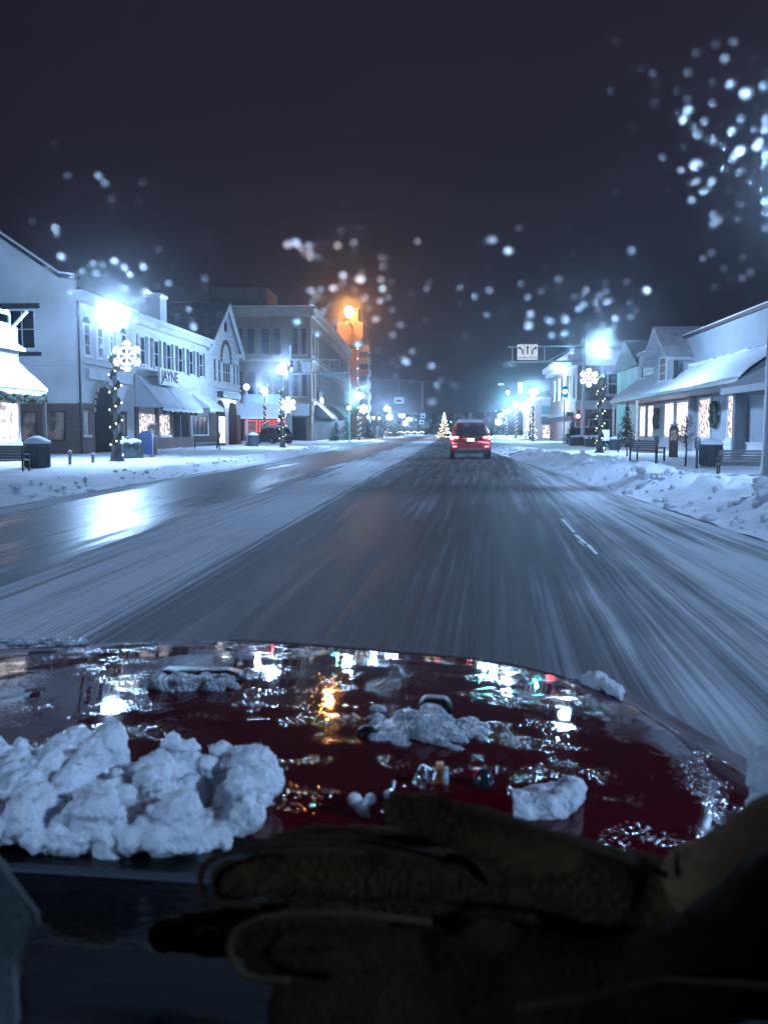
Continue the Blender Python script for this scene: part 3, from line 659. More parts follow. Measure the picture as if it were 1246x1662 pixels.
# dormer
F = FB; d0, d1 = F.su(1118), F.su(1082); dm_ = (d0 + d1) / 2; dm_h = 7.3
mb = MB(); mb.prism([(d0, 4.1), (d0, 6.0), (dm_, 7.6), (d1, 6.0), (d1, 4.1)], -2.5, 1.0, lambda p, q_, a: F.T(p, q_, a)); mb.build('dormer', M_bluegrey, t)
mb = MB()
for (pa, pc) in (((d0 - .6, 5.55), (dm_, 7.75)), ((dm_, 7.75), (d1 + .6, 5.55))):
    dx, dz = pc[0] - pa[0], pc[1] - pa[1]; l = math.hypot(dx, dz); ox, oz = -dz / l * .2, dx / l * .2
    mb.prism([pa, pc, (pc[0] + ox, pc[1] + oz), (pa[0] + ox, pa[1] + oz)], -3, 1.7, lambda p, q_, a: F.T(p, q_, a))
mb.build('dormer_roof', mat('snowy_shingle', (.42, .40, .42), .9, .3, 2, .3, 20), t)
mb = MB(); F.box(mb, d0 - .5, d0 - .3, 4.0, 5.5, .9, 1.15); mb.build('dormer_brackets', M_dark, t)
window(F, t, dm_ - .95, dm_ + .95, 4.45, 6.0, 1.02, mat('brown_blind', (.2, .13, .11), .7), M_white, 0, 2)
window(F, t, 27.5, 29.3, 5.2, 6.5, .02, M_glassd, M_white, 1, 1)
for (u, lab) in ((1068, 'round evergreen wreath between the lit windows, the smaller and farther one'), (1163, 'round evergreen wreath between the lit windows, the larger and nearer one')):
    a = F.su(u); mb = MB()
    for i in range(44):
        tt = i / 44 * 2 * math.pi; rr_ = .46 + random.uniform(-.05, .05); mb.ball(F.T(a + rr_ * math.cos(tt), 2.15 + rr_ * 1.35 * math.sin(tt), .2 + random.uniform(-.05, .05)), random.uniform(.09, .16), 6)
    o = mb.build('wreath', M_green); tag(o, lab, 'wreath', 'wreaths on the low shop')
# near porch, hip roof
t = thing('porch_building', 'near shop at the right edge under a broad grey porch roof', 'shop', (13, 34, 0), world=True)
mb = MB(); mb.add([(11.7, 18, 3.05), (11.7, 39.6, 3.05), (15.6, 39.6, 3.05), (15.6, 18, 3.05), (14.9, 18, 5.0), (14.9, 37.2, 5.0), (15.6, 37.2, 5.0), (15.6, 18, 5.0)], [(3,2,1,0)[::-1],(0,4,5,1),(1,5,6,2),(4,7,6,5),(0,3,7,4)]); mb.build('porch_roof', mat('porch_shingle', (.40, .42, .47), .85, .2, 1.5, .3, 18), t)
mb = MB(); mb.box(11.68, 15.6, 18, 39.62, 2.78, 3.046); mb.build('fascia', M_grey, t)
mb = MB(); mb.box(14.2, 24, 18, 39.0, .05, 2.78); mb.build('wall', M_bluegrey, t)
mb = MB(); mb.box(12.0, 12.35, 38.6, 38.95, .05, 2.78); mb.box(12.0, 12.35, 29.0, 29.35, .05, 2.78); mb.build('porch_post', M_bluegrey, t)
FP = Frame((14.2, 18), (14.2, 39)); FP.n = Vector((-1, 0, 0))
for a in (3, 8, 13, 17.3): window(FP, t, a, a + 2.4, .9, 2.5, .02, M_glassd, M_dark, 1, 0)

# --- right far: brick corner house with white cornice
c0 = Vector((13.6, 95, 0)); FK = Frame((13.6, 95), (gx(893, 116), 116)); FK.n = Vector((-1, 0, 0))
t = thing('brick_corner_building', 'red brick corner building with a deep white cornice behind the low shop', 'building', c0, world=True)
mb = MB(); mb.box(13.6, 34, 95, 118, .05, 8.2); mb.build('wall', M_redb, t)
mb = MB(); mb.box(12.9, 34.2, 94.3, 118, 8.0, 8.5); mb.box(12.5, 34.3, 93.9, 118.1, 8.5, 9.1); mb.build('cornice', M_white, t)
mb = MB(); mb.box(13.2, 34, 94.6, 118, 9.1, 9.7); mb.build('parapet', M_white, t)
mb = MB(); mb.box(13.4, 34, 94.8, 94.999, 3.5, 4.4); mb.build('band', M_white, t)
FQ = Frame((13.6, 95), (34, 95)); FQ.n = Vector((0, -1, 0))
for a in (3.0, 6.2, 9.5): window(FQ, t, a, a + 1.3, 4.9, 7.3, .02, M_glassd, M_white, 0, 1, fw=.2)
for a in (1.2, 4.6, 8.0): window(FQ, t, a, a + 2.2, .9, 2.5, .02, M_glassd, M_white, 1, 0, arch=.7)
for k in range(4): window(FK, t, 2 + k * 4.6, 3.4 + k * 4.6, 4.9, 7.3, .3, M_glassd, M_white, 0, 1, fw=.2)
mb = MB(); mb.box(13.0, 13.59, 98, 116, 2.9, 3.3); mb.build('awning_band', M_dark, t)
# low shops further right
y0 = 122; xx = gx(876, y0)
t = thing('far_storefront', 'far bright storefront with a dark awning beside the green signal', 'shop', (xx, y0, 0), world=True)
mb = MB(); mb.box(xx, xx + 10, y0, y0 + 20, .05, 5.6); mb.build('wall', M_stucco, t)
mb = MB(); mb.box(xx - .1, xx + 2.9, y0 - .9, y0 - .02, 2.2, 3.2); mb.build('awning', M_dark, t)
FX = Frame((xx, y0), (xx + 10, y0)); FX.n = Vector((0, -1, 0))
window(FX, t, .1, 1.1, .3, 2.1, .02, E_shop, M_white, 0, 0, sill=False); window(FX, t, 1.3, 1.9, .2, 2.1, .02, M_glassd, M_dark, 0, 0, sill=False)
mb = MB(); mb.box(xx - .05, xx + 2.6, y0 - .2, y0 - .01, 3.5, 4.6); mb.build('sign_board', mat('teal_sign', (.12, .26, .3), .6), t)
t = thing('far_white_building', 'far pale narrow building left of the storefront with bright windows', 'building', (gx(860, 140), 140, 0), world=True)
mb = MB(); x_ = gx(864, 140); mb.box(x_, x_ + 9, 140, 160, .05, 6.4); mb.build('wall', M_white, t)
FX = Frame((x_, 140), (x_ + 9, 140)); FX.n = Vector((0, -1, 0)); window(FX, t, .1, 1.2, .2, 2.6, .02, E_white, M_white, 0, 0, sill=False)
mb = MB(); mb.prism([(x_ - .2, 6.4), (x_ + 4.6, 8.6), (x_ + 9.2, 6.4)], 139.8, 160, lambda p, q_, a: (p, a, q_)); mb.build('roof', M_roof, t)
# small gabled roof peeping above the low shop at its far end
t = thing('small_gabled_house', 'small house whose grey roof shows past the far end of the low shop', 'house', (20, 78, 0), world=True)
mb = MB(); mb.box(15.6, 24, 74, 84, .05, 6.6); mb.build('wall', M_stucco, t)
mb = MB(); mb.prism([(73.5, 6.5), (79, 8.9), (84.5, 6.5)], 15.2, 24.3, lambda p, q_, a: (a, p, q_)); mb.build('roof', M_roof, t)

# ------------------------------------------------------------------ street lamps, snowflakes
LAMPH = 5.6
def make_lamp(label, group):
    t = thing('street_lamp', label, 'street lamp', group=group)
    mb = MB(); mb.lathe([(.28, 0), (.28, .12), (.2, .2), (.16, .7), (.12, .8), (.09, 1.0), (.075, 2.5), (.06, LAMPH - .55), (.1, LAMPH - .5), (.1, LAMPH - .42), (.05, LAMPH - .36)], n=12); mb.build('pole', M_metal, t, True)
    mb = MB(); prof = [(.05, -.32), (.19, -.28), (.29, -.16), (.32, -.02), (.29, .12), (.2, .24), (.08, .3), (.01, .32)]
    mb.lathe(prof, (0, 0, LAMPH), 14); mb.build('lamp_globe', E_lamp, t, True)
    mb = MB(); mb.lathe([(.02, .33), (.05, .36), (.02, .42), (.01, .5)], (0, 0, LAMPH), 8); mb.build('finial', M_metal, t)
    return t
def flake_mb():
    mb = MB(); 
    for k in range(6):
        a = math.pi * k / 3 + math.pi / 6; d = Vector((math.cos(a), 0, math.sin(a))); p = Vector((-d.z, 0, d.x))
        mb.tube([d * .05, d * .44], .016, 5)
        for s_ in (.17, .30):
            for q_ in (-1, 1): mb.tube([d * s_, d * (s_ + .1) + p * q_ * .1], .013, 5)
    return mb
def flake_bulbs():
    mb = MB(); mb.ball((0, -.02, 0), .06, 7)
    for k in range(6):
        a = math.pi * k / 3 + math.pi / 6; d = Vector((math.cos(a), 0, math.sin(a))); p = Vector((-d.z, 0, d.x))
        for s_ in (.12, .2, .28, .36, .45): mb.ball(d * s_ + Vector((0, -.02, 0)), .032, 6)
        for q_ in (-1, 1):
            for s_ in (.17, .30): mb.ball(d * (s_ + .1) + p * q_ * .1 + Vector((0, -.02, 0)), .04, 6)
        mb.ball(d * .47 + p * .05, .035, 6); mb.ball(d * .47 - p * .05, .035, 6)
    return mb
def make_flake(label):
    t = thing('snowflake_decoration', label, 'decoration', group='lit snowflakes hung on the street lamps')
    flake_mb().build('frame', M_white, t); flake_bulbs().build('bulbs', E_flake, t)
    mb = MB(); mb.box(-.015, .015, -.01, .015, -.02, .02); mb.tube([(0, .01, 0), (-.42, .03, -.05)], .012, 5); mb.build('bracket', M_metal, t); return t
def make_garland(label):
    t = thing('garland', label, 'garland', group='lit garlands wound round the lamp poles')
    mb = MB(); bb = MB(); n_ = 90
    for i in range(n_):
        z = .35 + i / n_ * 3.9; a = i * .42; r = .12
        mb.ball((r * math.cos(a), r * math.sin(a), z), random.uniform(.07, .13), 6)
        if i % 3 == 0: bb.ball(((r + .11) * math.cos(a), (r + .11) * math.sin(a), z), .035, 5)
    mb.build('greenery', M_green, t); bb.build('bulb_string', E_bulb, t); return t
lamps = [  # u, v of globe, depth, label
    (180, 508, 34.0, 'street lamp with a garlanded pole in front of the white shop row'),
    (457, 598, 64.0, 'street lamp in front of the tan brick block'),
    (428, 634, 96.0, 'street lamp on the cross street by the red lit restaurant'),
    (583, 642, 113, 'street lamp at the foot of the orange tower'),
    (628, 664, 182, 'far street lamp left of the road, first beyond the tower'),
    (652, 675, 255, 'far street lamp left of the road, middle of the last three'),
    (664, 680, 322, 'farthest street lamp left of the road'),
    (968, 569, 50.0, 'street lamp in front of the low shop on the right'),
    (862, 637, 104, 'street lamp just left of the right hand green signal'),
    (835, 656, 149, 'far street lamp right of the road, second beyond the junction'),
    (820, 668, 205, 'far street lamp right of the road, third beyond the junction'),
    (811, 674, 250, 'far street lamp right of the road, closest to the red car'),
    (741, 682, 358, 'far street lamp seen beside the roof of the red car')]
proto = None; fl0 = None; ga0 = None
for i, (u, v, y, lab) in enumerate(lamps):
    x = gx(u, y); h = hz(v, y); s_ = h / LAMPH
    if proto is None:
        proto = make_lamp(lab, 'street lamps along both sidewalks'); proto.location = (x, y, 0); proto.scale = (1.2, 1.2, s_)
    else:
        l_ = dup(proto, lab, (x, y, 0)); l_.scale = (1, 1, s_)
        if y > 100:
            for ch in l_.children:
                if ch.name.startswith('lamp_globe'): ch.scale = (1 + y / 200, 1 + y / 200, 1)
for (x, y, lab) in ((-13.5, -12.0, 'street lamp on the left sidewalk level with the viewer, out of view'), (11.5, -3.0, 'street lamp on the right sidewalk behind the viewer, out of view'), (-11.5, -24.0, 'street lamp on the left sidewalk behind the viewer, out of view')):  # unseen lamps carrying on the row, added to light the near road
    l_ = dup(proto, lab, (x, y, 0)); l_.scale = (1, 1, 1.15)
def flake(u, v, y, d, lab):
    global fl0
    if fl0 is None: fl0 = make_flake(lab); f_ = fl0
    else: f_ = dup(fl0, lab)
    f_.location = (gx(u, y), y, hz(v, y)); f_.scale = (d,) * 3
flake(201, 577, 33.8, 1.15, 'large lit snowflake on the lamp pole nearest the left shops')
flake(467, 657, 63.7, 1.1, 'lit snowflake below the lamp by the tan brick block')
flake(590, 664, 112.5, 1.2, 'lit snowflake on the lamp pole beside the orange tower')
flake(632, 677, 181, 1.4, 'small lit snowflake on the first far lamp left of the road')
flake(657, 687, 254, 1.6, 'tiny lit snowflake on the far lamps left of the road')
flake(949, 615, 49.8, 1.0, 'large lit snowflake on the lamp pole by the low shop on the right')
flake(846, 662, 148, 1.5, 'small lit snowflake among the far lamps right of the road')
flake(807, 685, 249, 2.0, 'tiny lit snowflake nearest the red car')
for (u, y, lab, dx) in ((180, 34.0, 'lit garland round the lamp pole by the white shop row', 0), (457, 64, 'lit garland round the lamp pole by the tan block', .0), (428, 96, 'lit garland round the cross street lamp pole', 0),
                    (583, 113, 'lit garland round the pole under the orange tower', 0), (628, 182, 'lit garland on the first far pole left of the road', 0), (968, 50, 'lit garland round the lamp pole by the low shop', 0),
                    (862, 104, 'lit garland round the pole left of the right green signal', 0), (835, 149, 'lit garland on the second far pole right of the road', 0), (820, 205, 'lit garland on the third far pole right of the road', 0)):
    if ga0 is None: ga0 = make_garland(lab); g_ = ga0
    else: g_ = dup(ga0, lab)
    g_.location = (gx(u, y) + dx, y, 0); g_.scale = (1, 1, hz([l[1] for l in lamps if l[0] == u][0], y) / LAMPH)
# near lamp at the right edge: the pole is in view, the luminaire hangs just outside
t = thing('tall_street_lamp', 'thick pole of the near street lamp at the right edge', 'street lamp', (gx(1233, 20), 20, 0))
mb = MB(); mb.lathe([(.24, 0), (.24, .25), (.17, .35), (.14, 1.2), (.13, 6.6)], n=16); mb.build('pole', M_galv, t, True)
mb = MB(); mb.tube([(0, 0, 6.4), (.3, 0, 6.75), (.8, 0, 6.8)], .05); mb.build('arm', M_galv, t)
mb = MB(); mb.ball((.95, 0, 6.6), .27, 14); mb.build('lamp_globe', E_lamp, t, True)
mb = MB(); mb.lathe([(.3, 0), (.2, .15), (.05, .22)], (.95, 0, 6.82), 12); mb.build('hood', M_galv, t)
# small globe lamps in front of the far sheds
g0_ = None
for (u, v, y, lab) in ((597, 677, 150, 'small round globe lamp, left of the three by the tower'), (606, 678, 152, 'small round globe lamp, middle of the three by the tower'), (615, 679, 154, 'small round globe lamp, right of the three by the tower')):
    if g0_ is None:
        g0_ = thing('globe_lamp', lab, 'lamp', group='small globe lamps by the tower')
        mb = MB(); mb.lathe([(.06, 0), (.04, 3.0)], n=8); mb.build('post', M_metal, g0_)
        mb = MB(); mb.ball((0, 0, 3.25), .22, 10); mb.build('globe', emat('small_globe', (1, .95, .9), 9, False), g0_); q_ = g0_
    else: q_ = dup(g0_, lab)
    q_.location = (gx(u, y), y, 0); q_.scale = (1, 1, hz(v, y) / 3.25)

# ------------------------------------------------------------------ gantries, signals
def signal(name, label, x, y, z, em, which, group='traffic signals at the junction', parts=3):
    t = thing(name, label, 'traffic signal', (x, y, z), group=group)
    mb = MB(); mb.box(-.17, .17, 0, .25, -.5, .5); mb.build('housing', M_dark, t, bevel=.03)
    for k in range(3):
        zc = .32 - k * .32
        m2 = MB(); m2.tube([(0, -.01, zc), (0, .02, zc)], .13 if k != which else .135, 14); m2.build('lens', em if k == which else M_glassd, t)
        m3 = MB(); m3.prism([(.15 * math.cos(tt), zc + .15 * math.sin(tt)) for tt in [math.pi * i / 8 for i in range(9)]] + [(.13 * math.cos(tt), zc + .13 * math.sin(tt)) for tt in [math.pi * (8 - i) / 8 for i in range(9)]], -.18, 0, lambda p, q_, a: (p, a, q_)); m3.build('visor', M_dark, t)
    return t
# left gantry
y = 86; px = gx(470, y); top = hz(561, y)
t = thing('sign_gantry', 'steel gantry with two arms reaching over the left lanes', 'gantry', (px, y, 0), world=True)
mb = MB(); mb.tube([(px, y, 0), (px, y, top)], [.16, .11], 10); mb.build('pole', M_galv, t)
mb = MB(); xa = gx(562, y); z1_, z2_ = hz(584, y), hz(607, y)
mb.tube([(px, y, z1_), (gx(548, y), y, z1_ - .05)], .06, 6); mb.tube([(px, y, z2_), (xa, y, z2_ + .1)], .08, 6)
for k in range(5): xk = px + (k + 1) * .95; mb.tube([(xk, y, z1_), (xk, y, z2_)], .03, 5)
mb.build('arm', M_galv, t)
mb = MB(); mb.box(gx(490, y), gx(504, y), y - .1, y - .06, hz(605, y), hz(588, y)); mb.build('sign_plate', mat('sign_white', (.8, .85, .9), .4), t)
mb = MB(); mb.box(gx(524, y), gx(560, y), y - .1, y + .2, hz(612, y), hz(606, y)); mb.build('light_bar', M_metal, t)
t = signal('traffic_signal', 'dark signal head on the left gantry beside its pole', gx(474, y), y - .3, hz(594, y), E_red, 5)
t = signal('traffic_signal', 'dark signal head on the left gantry, farther from its pole', gx(486, y), y - .3, hz(595, y), E_red, 5)
def sigpost(name, label, u, y, vtop, vb=None):
    t = thing(name, label, 'pole', (gx(u, y), y, 0)); h = hz(vtop, y)
    mb = MB(); mb.lathe([(.18, 0), (.18, .15), (.07, .25), (.055, h)], n=10); mb.build('shaft', M_galv, t)
    mb = MB(); mb.lathe([(.2, 0), (.2, .08), (.05, .1)], n=10); mb.build('foot', M_dark, t); return t
sigpost('signal_pole', 'pale pole carrying the left hand green signal', 567, 96, 666)
signal('traffic_signal', 'green traffic signal left of the road beside the orange tower', gx(566.5, 96), 95.7, hz(662, 96) , E_green, 1)
sigpost('signal_pole', 'dark pole of the red signal in front of the restaurant', 459, 84, 650)
signal('traffic_signal', 'red traffic signal in front of the restaurant', gx(454, 84), 83.7, hz(682, 84) , E_red, 1)
sigpost('signal_pole', 'pale pole carrying the right hand green signal', 911, 86, 641)
signal('traffic_signal', 'green traffic signal right of the road above its pole', gx(911, 86), 85.7, hz(637, 86), E_green, 1)
signal('traffic_signal', 'red traffic signal beside the right gantry pole', gx(932, 79), 78.6, hz(676, 79), E_red, 1)
# right gantry with lane sign
y = 80; px = gx(941, y); top = hz(553, y)
t = thing('sign_gantry', 'steel truss gantry over the right lanes holding the lane arrow sign', 'gantry', (px, y, 0), world=True)
mb = MB(); mb.tube([(px, y, 0), (px, y, top)], [.2, .15], 12); mb.build('pole', M_galv, t)
mb = MB(); z1_, z2_ = hz(565, y), hz(589, y); xe = gx(821, y)
mb.tube([(px, y, z1_), (xe, y, z1_ - .05)], .07, 6); mb.tube([(px, y, z2_), (xe, y, z2_ - .05)], .08, 6)
for u in (828, 879): mb.tube([(gx(u, y), y, z1_), (gx(u, y), y, z2_)], .06, 6)
mb.tube([(gx(883, y), y, z2_), (gx(930, y), y, z1_)], .05, 6)
mb.build('truss_arm', M_galv, t)
t = thing('lane_sign', 'white lane sign with three black arrows on the right gantry', 'sign', (gx(851, y), y - .2, hz(574, y)), world=True)
sx0, sx1, sz0, sz1 = gx(835.5, y), gx(867.5, y), hz(586.5, y), hz(562, y)
mb = MB(); mb.box(sx0, sx1, y - .2, y - .14, sz0, sz1); mb.build('board', emat('lane_sign_added_glow', (.8, .88, 1), .75, False), t)  # board's own glow added in place of the light it reflects
ym = y - .215; cx = (sx0 + sx1) / 2; wv = (sx1 - sx0) / 3; zc = (sz0 + sz1) / 2 + .12
mb = MB()
def arrow(mb, pts, tip, dirv, w=.065):
    vs = []
    for i, p in enumerate(pts):
        a_ = Vector(pts[max(i - 1, 0)]); b_ = Vector(pts[min(i + 1, len(pts) - 1)]); d = (b_ - a_).normalized(); nn = Vector((-d.y, d.x))
        vs += [Vector(p) + nn * w, Vector(p) - nn * w]
    V3 = [(p.x, ym, p.y) for p in vs]; mb.add(V3, [(2 * i, 2 * i + 1, 2 * i + 3, 2 * i + 2) for i in range(len(pts) - 1)])
    d = Vector(dirv).normalized(); nn = Vector((-d.y, d.x)); tp = Vector(tip)
    q = [tp + d * .17, tp + nn * .15 - d * .08, tp - nn * .15 - d * .08]; mb.add([(p.x, ym, p.y) for p in q], [(0, 1, 2)])
arrow(mb, [(cx, zc - .33), (cx, zc + .28)], (cx, zc + .3), (0, 1))
arrow(mb, [(cx - wv + .16, zc - .33), (cx - wv + .16, zc - .05), (cx - wv + .08, zc + .12), (cx - wv - .06, zc + .2)], (cx - wv - .12, zc + .22), (-1, .35))
arrow(mb, [(cx + wv - .16, zc - .33), (cx + wv - .16, zc - .05), (cx + wv - .08, zc + .12), (cx + wv + .06, zc + .2)], (cx + wv + .12, zc + .22), (1, .35))
mb.build('arrows', M_dark, t)
for k in (-1, 0, 1): text_mb('ONLY', .21, lambda p: Vector((cx + k * wv + p.x, ym - p.z, sz0 + .17 + p.y)), .004, .004).build('lettering', M_dark, t)
mb = MB(); 
for k in (-.5, .5): mb.box(cx + k * wv - .012, cx + k * wv + .012, ym - .002, ym, sz0 + .05, sz1 - .05)
mb.box(sx0 + .02, sx1 - .02, ym - .002, ym, sz1 - .04, sz1 - .02); mb.build('divider', M_dark, t)
# span wire with hanging signal and signs over the road
y = 112
t = thing('span_wire', 'thin cable strung across the road beyond the junction', 'cable', (gx(821, y), y, 7), world=True)
mb = MB(); mb.tube([(gx(583, y), y, 7.7), (gx(720, y), y, 7.2), (gx(821, y), y, 7.3), (gx(930, y), y, 7.8)], .02, 4); mb.build('cable', M_dark, t)
signal('traffic_signal', 'green traffic signal hanging over the road left of the lane sign', gx(821, y), y - .3, hz(638, y), E_green, 1)
mb = MB(); mb.tube([(gx(821, y), y - .1, hz(630, y)), (gx(821, y), y - .1, 7.3)], .03, 5); o = mb.build('signal_hanger', M_metal); tag(o, 'thin rod holding the hanging green signal', 'rod')
M_sw = MATS['sign_white']
def hangsign(u, v, w, h, y, lab, txt=None):
    t = thing('hanging_sign', lab, 'sign', (gx(u, y), y, hz(v, y)), group='small signs hung over the road')
    W_, H_ = w / FPX * y / 2, h / FPX * y / 2
    mb = MB(); mb.box(-W_, W_, -.03, .03, -H_, H_); mb.build('board', M_sw, t)
    mb = MB(); mb.box(-W_ * .6, W_ * .6, -.04, -.031, -H_ * .5, H_ * .1); mb.build('symbol', M_dark, t)
    mb = MB(); mb.tube([(0, .02, H_), (0, .02, max(H_ + .1, 7.3 - hz(v, y)))], .02, 4); mb.build('hanger', M_metal, t)
hangsign(841, 626, 8, 8, y, 'upper of two small white signs left of the lane sign'); hangsign(841, 635, 7, 7, y, 'lower of two small white signs left of the lane sign')
hangsign(810.5, 625, 9, 2.6, y, 'narrow white strip sign near the hanging green signal')
hangsign(647, 650, 15, 10, y, 'wide pale sign hung over the left lanes')
hangsign(686, 675, 8, 8, y, 'upper small pale sign in the middle of the road view'); hangsign(684, 685, 8, 7, y, 'lower small pale sign in the middle of the road view')
# street clock
y = 70; t = thing('street_clock', 'round faced street clock on a tall pole in front of the gabled building', 'clock', (gx(399, y), y, 0))
h = hz(628, y); mb = MB(); mb.lathe([(.2, 0), (.15, .4), (.07, .5), (.06, h - .3)], n=10); mb.build('pole', M_galv, t)
mb = MB(); mb.tube([(0, -.12, h), (0, .12, h)], .32, 20); mb.build('case', M_dark, t)
mb = MB(); mb.tube([(0, -.14, h), (0, -.121, h)], .27, 20); mb.build('dial', emat('clock_face', (.75, .85, 1), 1.3, False), t)
mb = MB(); mb.box(-.012, .012, -.15, -.142, h, h + .2); mb.box(0, .14, -.15, -.142, h - .012, h + .012); mb.build('hands', M_dark, t)

# ------------------------------------------------------------------ sidewalk furniture
def bin_(label, u, vb, wpx, hpx, z0=.12, group='covered litter bins'):
    p = gz(u, vb, z0); y = p.y; w = wpx / FPX * y / 2; h = hpx / FPX * y
    t = thing('litter_bin', label, 'litter bin', (p.x, p.y, z0 - .05), group=group)
    mb = MB(); mb.lathe([(w * .86, 0), (w, h * .04), (w, h * .72), (w * 1.08, h * .73), (w * 1.08, h * .78)], n=4 if 0 else 12)
    for i in range(24):
        a = 2 * math.pi * i / 24; mb.tube([(w * 1.01 * math.cos(a), w * 1.01 * math.sin(a), .06 * h), (w * 1.01 * math.cos(a), w * 1.01 * math.sin(a), .7 * h)], .018, 4)
    mb.build('body', M_bin, t)
    mb = MB(); mb.lathe([(w * 1.12, h * .78), (w * 1.1, h * .84), (w * .6, h * .95), (w * .3, h * 1.0), (.02, h * 1.02)], n=14); mb.build('snowy_lid', M_snowroof, t, True)
    mb = MB(); mb.box(-w * .25, w * .25, -w * .82, -w * .5, h * .86, h * .9); mb.build('slot', M_dark, t); return t
bin_('round dark litter bin with a snowy lid in front of the left corner shop', 61, 758, 40, 54)
bin_('small dark litter bin near the street clock', 411, 724, 17, 24)
bin_('square looking dark litter bin with a snowy lid before the low shop', 1153, 754, 34, 44, .2)
bin_('small dark bin beside the little white notice on the right', 997, 729, 17, 22, .15)
def bench(label, u, vb, rz, s_=1.0, z0=.15):
    p = gz(u, vb, z0); t = thing('park_bench', label, 'bench', (p.x, p.y, z0 - .1), rz, group='slatted benches'); t.scale = (s_,) * 3
    mb = MB()
    for k in range(4): mb.box(-.85, .85, -.25 + k * .12, -.16 + k * .12, .44, .47)
    mb.build('seat', M_wood, t)
    mb = MB()
    for k in range(5): mb.box(-.85, .85, .24 + k * .02, .26 + k * .02, .52 + k * .1, .60 + k * .1)
    mb.build('backrest', M_wood, t)
    for x in (-.8, .8):
        mb = MB(); mb.box(x - .03, x + .03, -.25, .3, 0, .06); mb.box(x - .03, x + .03, -.24, -.18, .06, .65); mb.box(x - .03, x + .03, .24, .3, .06, 1.0); mb.box(x - .04, x + .04, -.26, .3, .65, .7); mb.build('leg', M_dark, t)
    mb = MB(); 
    for k in range(12): mb.ball((-.75 + k * .135, -.03, .48), .13, 6, (1.0, 1.5, .35))
    mb.build('snow_cover', M_snowroof, t, True); return t
bench('slatted bench farther along, with its back toward the far end', 1050, 746, R(125), .85)
bench('large slatted bench with snow on it at the right edge', 1203, 769, R(172), .72)
bench('low snowy bench at the left edge beside the litter bin', 8, 762, R(180), .8)
bench('small snowy bench in front of the gabled building', 334, 727, R(200), .9)
def kiosk(label, u, vb, vt, col, name='pay_station', z0=.12):
    p = gz(u, vb, z0); h = hz(vt, p.y) - z0
    t = thing(name, label, 'pay station', (p.x, p.y, z0 - .05), rz=R(-12) if u > 700 else R(15), group='parking pay stations')
    mb = MB(); w = h * .13; pts = [(-w, 0), (w, 0), (w, h - w)] + [(w * math.cos(tt), h - w + w * math.sin(tt)) for tt in [math.pi * i / 8 for i in range(1, 8)]] + [(-w, h - w)]
    mb.prism(pts, -.14, .14, lambda p_, q_, a: (p_, a, q_)); mb.build('body', col, t, bevel=.02)
    mb = MB(); mb.box(-w * .7, w * .7, -.155, -.142, h * .55, h * .84); mb.build('panel', emat('kiosk_screen', (.75, .85, 1), .35, False, (.1, .12, .15), 12), t)
    mb = MB(); mb.ball((0, 0, h), w, 8, (1.1, .9, .3)); mb.build('snow_cap', M_snowroof, t); return t
kiosk('dark red pay station with a rounded top before the low shop', 1092, 742, 688, M_redbrown)
kiosk('dark pay station with a snowy top before the left display windows', 248, 738, 686, M_redbrown)
p = gz(238, 741, .12)
t = thing('mailbox', 'blue mailbox beside the snowy planter on the left', 'mailbox', (p.x, p.y, .08), R(10))
mb = MB(); mb.prism([(-.28, .15), (.28, .15), (.28, .95)] + [(.28 * math.cos(tt), .95 + .25 * math.sin(tt)) for tt in [math.pi * i / 8 for i in range(1, 8)]] + [(-.28, .95)], -.25, .25, lambda p_, q_, a: (p_, a, q_)); mb.build('body', M_bluebox, t, bevel=.02)
for sx_ in (-.22, .22):
    mb = MB(); mb.box(sx_ - .03, sx_ + .03, -.2, .2, 0, .15); mb.build('leg', M_bluebox, t)
mb = MB(); mb.box(-.2, .2, -.27, -.252, .82, .9); mb.build('slot', M_dark, t)
def planter(label, u, vb, w, z0=.12, green=True):
    p = gz(u, vb, z0); t = thing('planter', label, 'planter', (p.x, p.y, z0 - .05), group='snow filled planters')
    mb = MB(); mb.prism([(-w * .42, 0), (w * .42, 0), (w * .5, .6), (-w * .5, .6)], -.4, .4, lambda a, c_, d_: (a, d_, c_))
    for k in range(8): mb.box(-w * .45 + k * w * .12, -w * .42 + k * w * .12, -.43, -.4, .05, .58)
    mb.build('tub', M_bin, t)
    mb = MB()
    for k in range(30): mb.ball((random.uniform(-.4, .4) * w, random.uniform(-.3, .3), .62 + random.uniform(0, .12)), random.uniform(.12, .22), 6, (1, 1, .8))
    mb.build('snow_heap', M_snowroof, t, True)
    mb = MB()
    for k in range(40): mb.ball((random.uniform(-.48, .48) * w, -.38 + random.uniform(-.08, .05), .58 + random.uniform(-.05, .1)), random.uniform(.05, .09), 5)
    mb.build('greenery', M_green, t); return t
planter('snow filled planter beside the blue mailbox', 210, 743, 1.1)
planter('snow filled planter under the right gantry', 938, 722, 1.6, .15)
planter('snow filled planter near the low shop porch', 962, 724, 1.3, .15)
def post(label, u, vb, vt, name='parking_meter', z0=.12, head=True, grp='parking meters'):
    p = gz(u, vb, z0); h = hz(vt, p.y) - z0; t = thing(name, label, 'parking meter' if head else 'post', (p.x, p.y, z0 - .08), group=grp)
    mb = MB(); mb.tube([(0, 0, 0), (0, 0, h - (.3 if head else 0))], .035 if head else .06, 8); mb.build('post', M_galv if not head else M_dark, t)
    mb = MB()
    if head: mb.lathe([(.03, h - .3), (.08, h - .26), (.09, h - .1), (.07, h), (.02, h + .03)], n=10); mb.build('head', M_metal, t, True)
    else: mb.lathe([(.075, h - .01), (.075, h + .04), (.01, h + .08)], n=10); mb.build('snow_cap', M_snowroof, t, True)
    return t
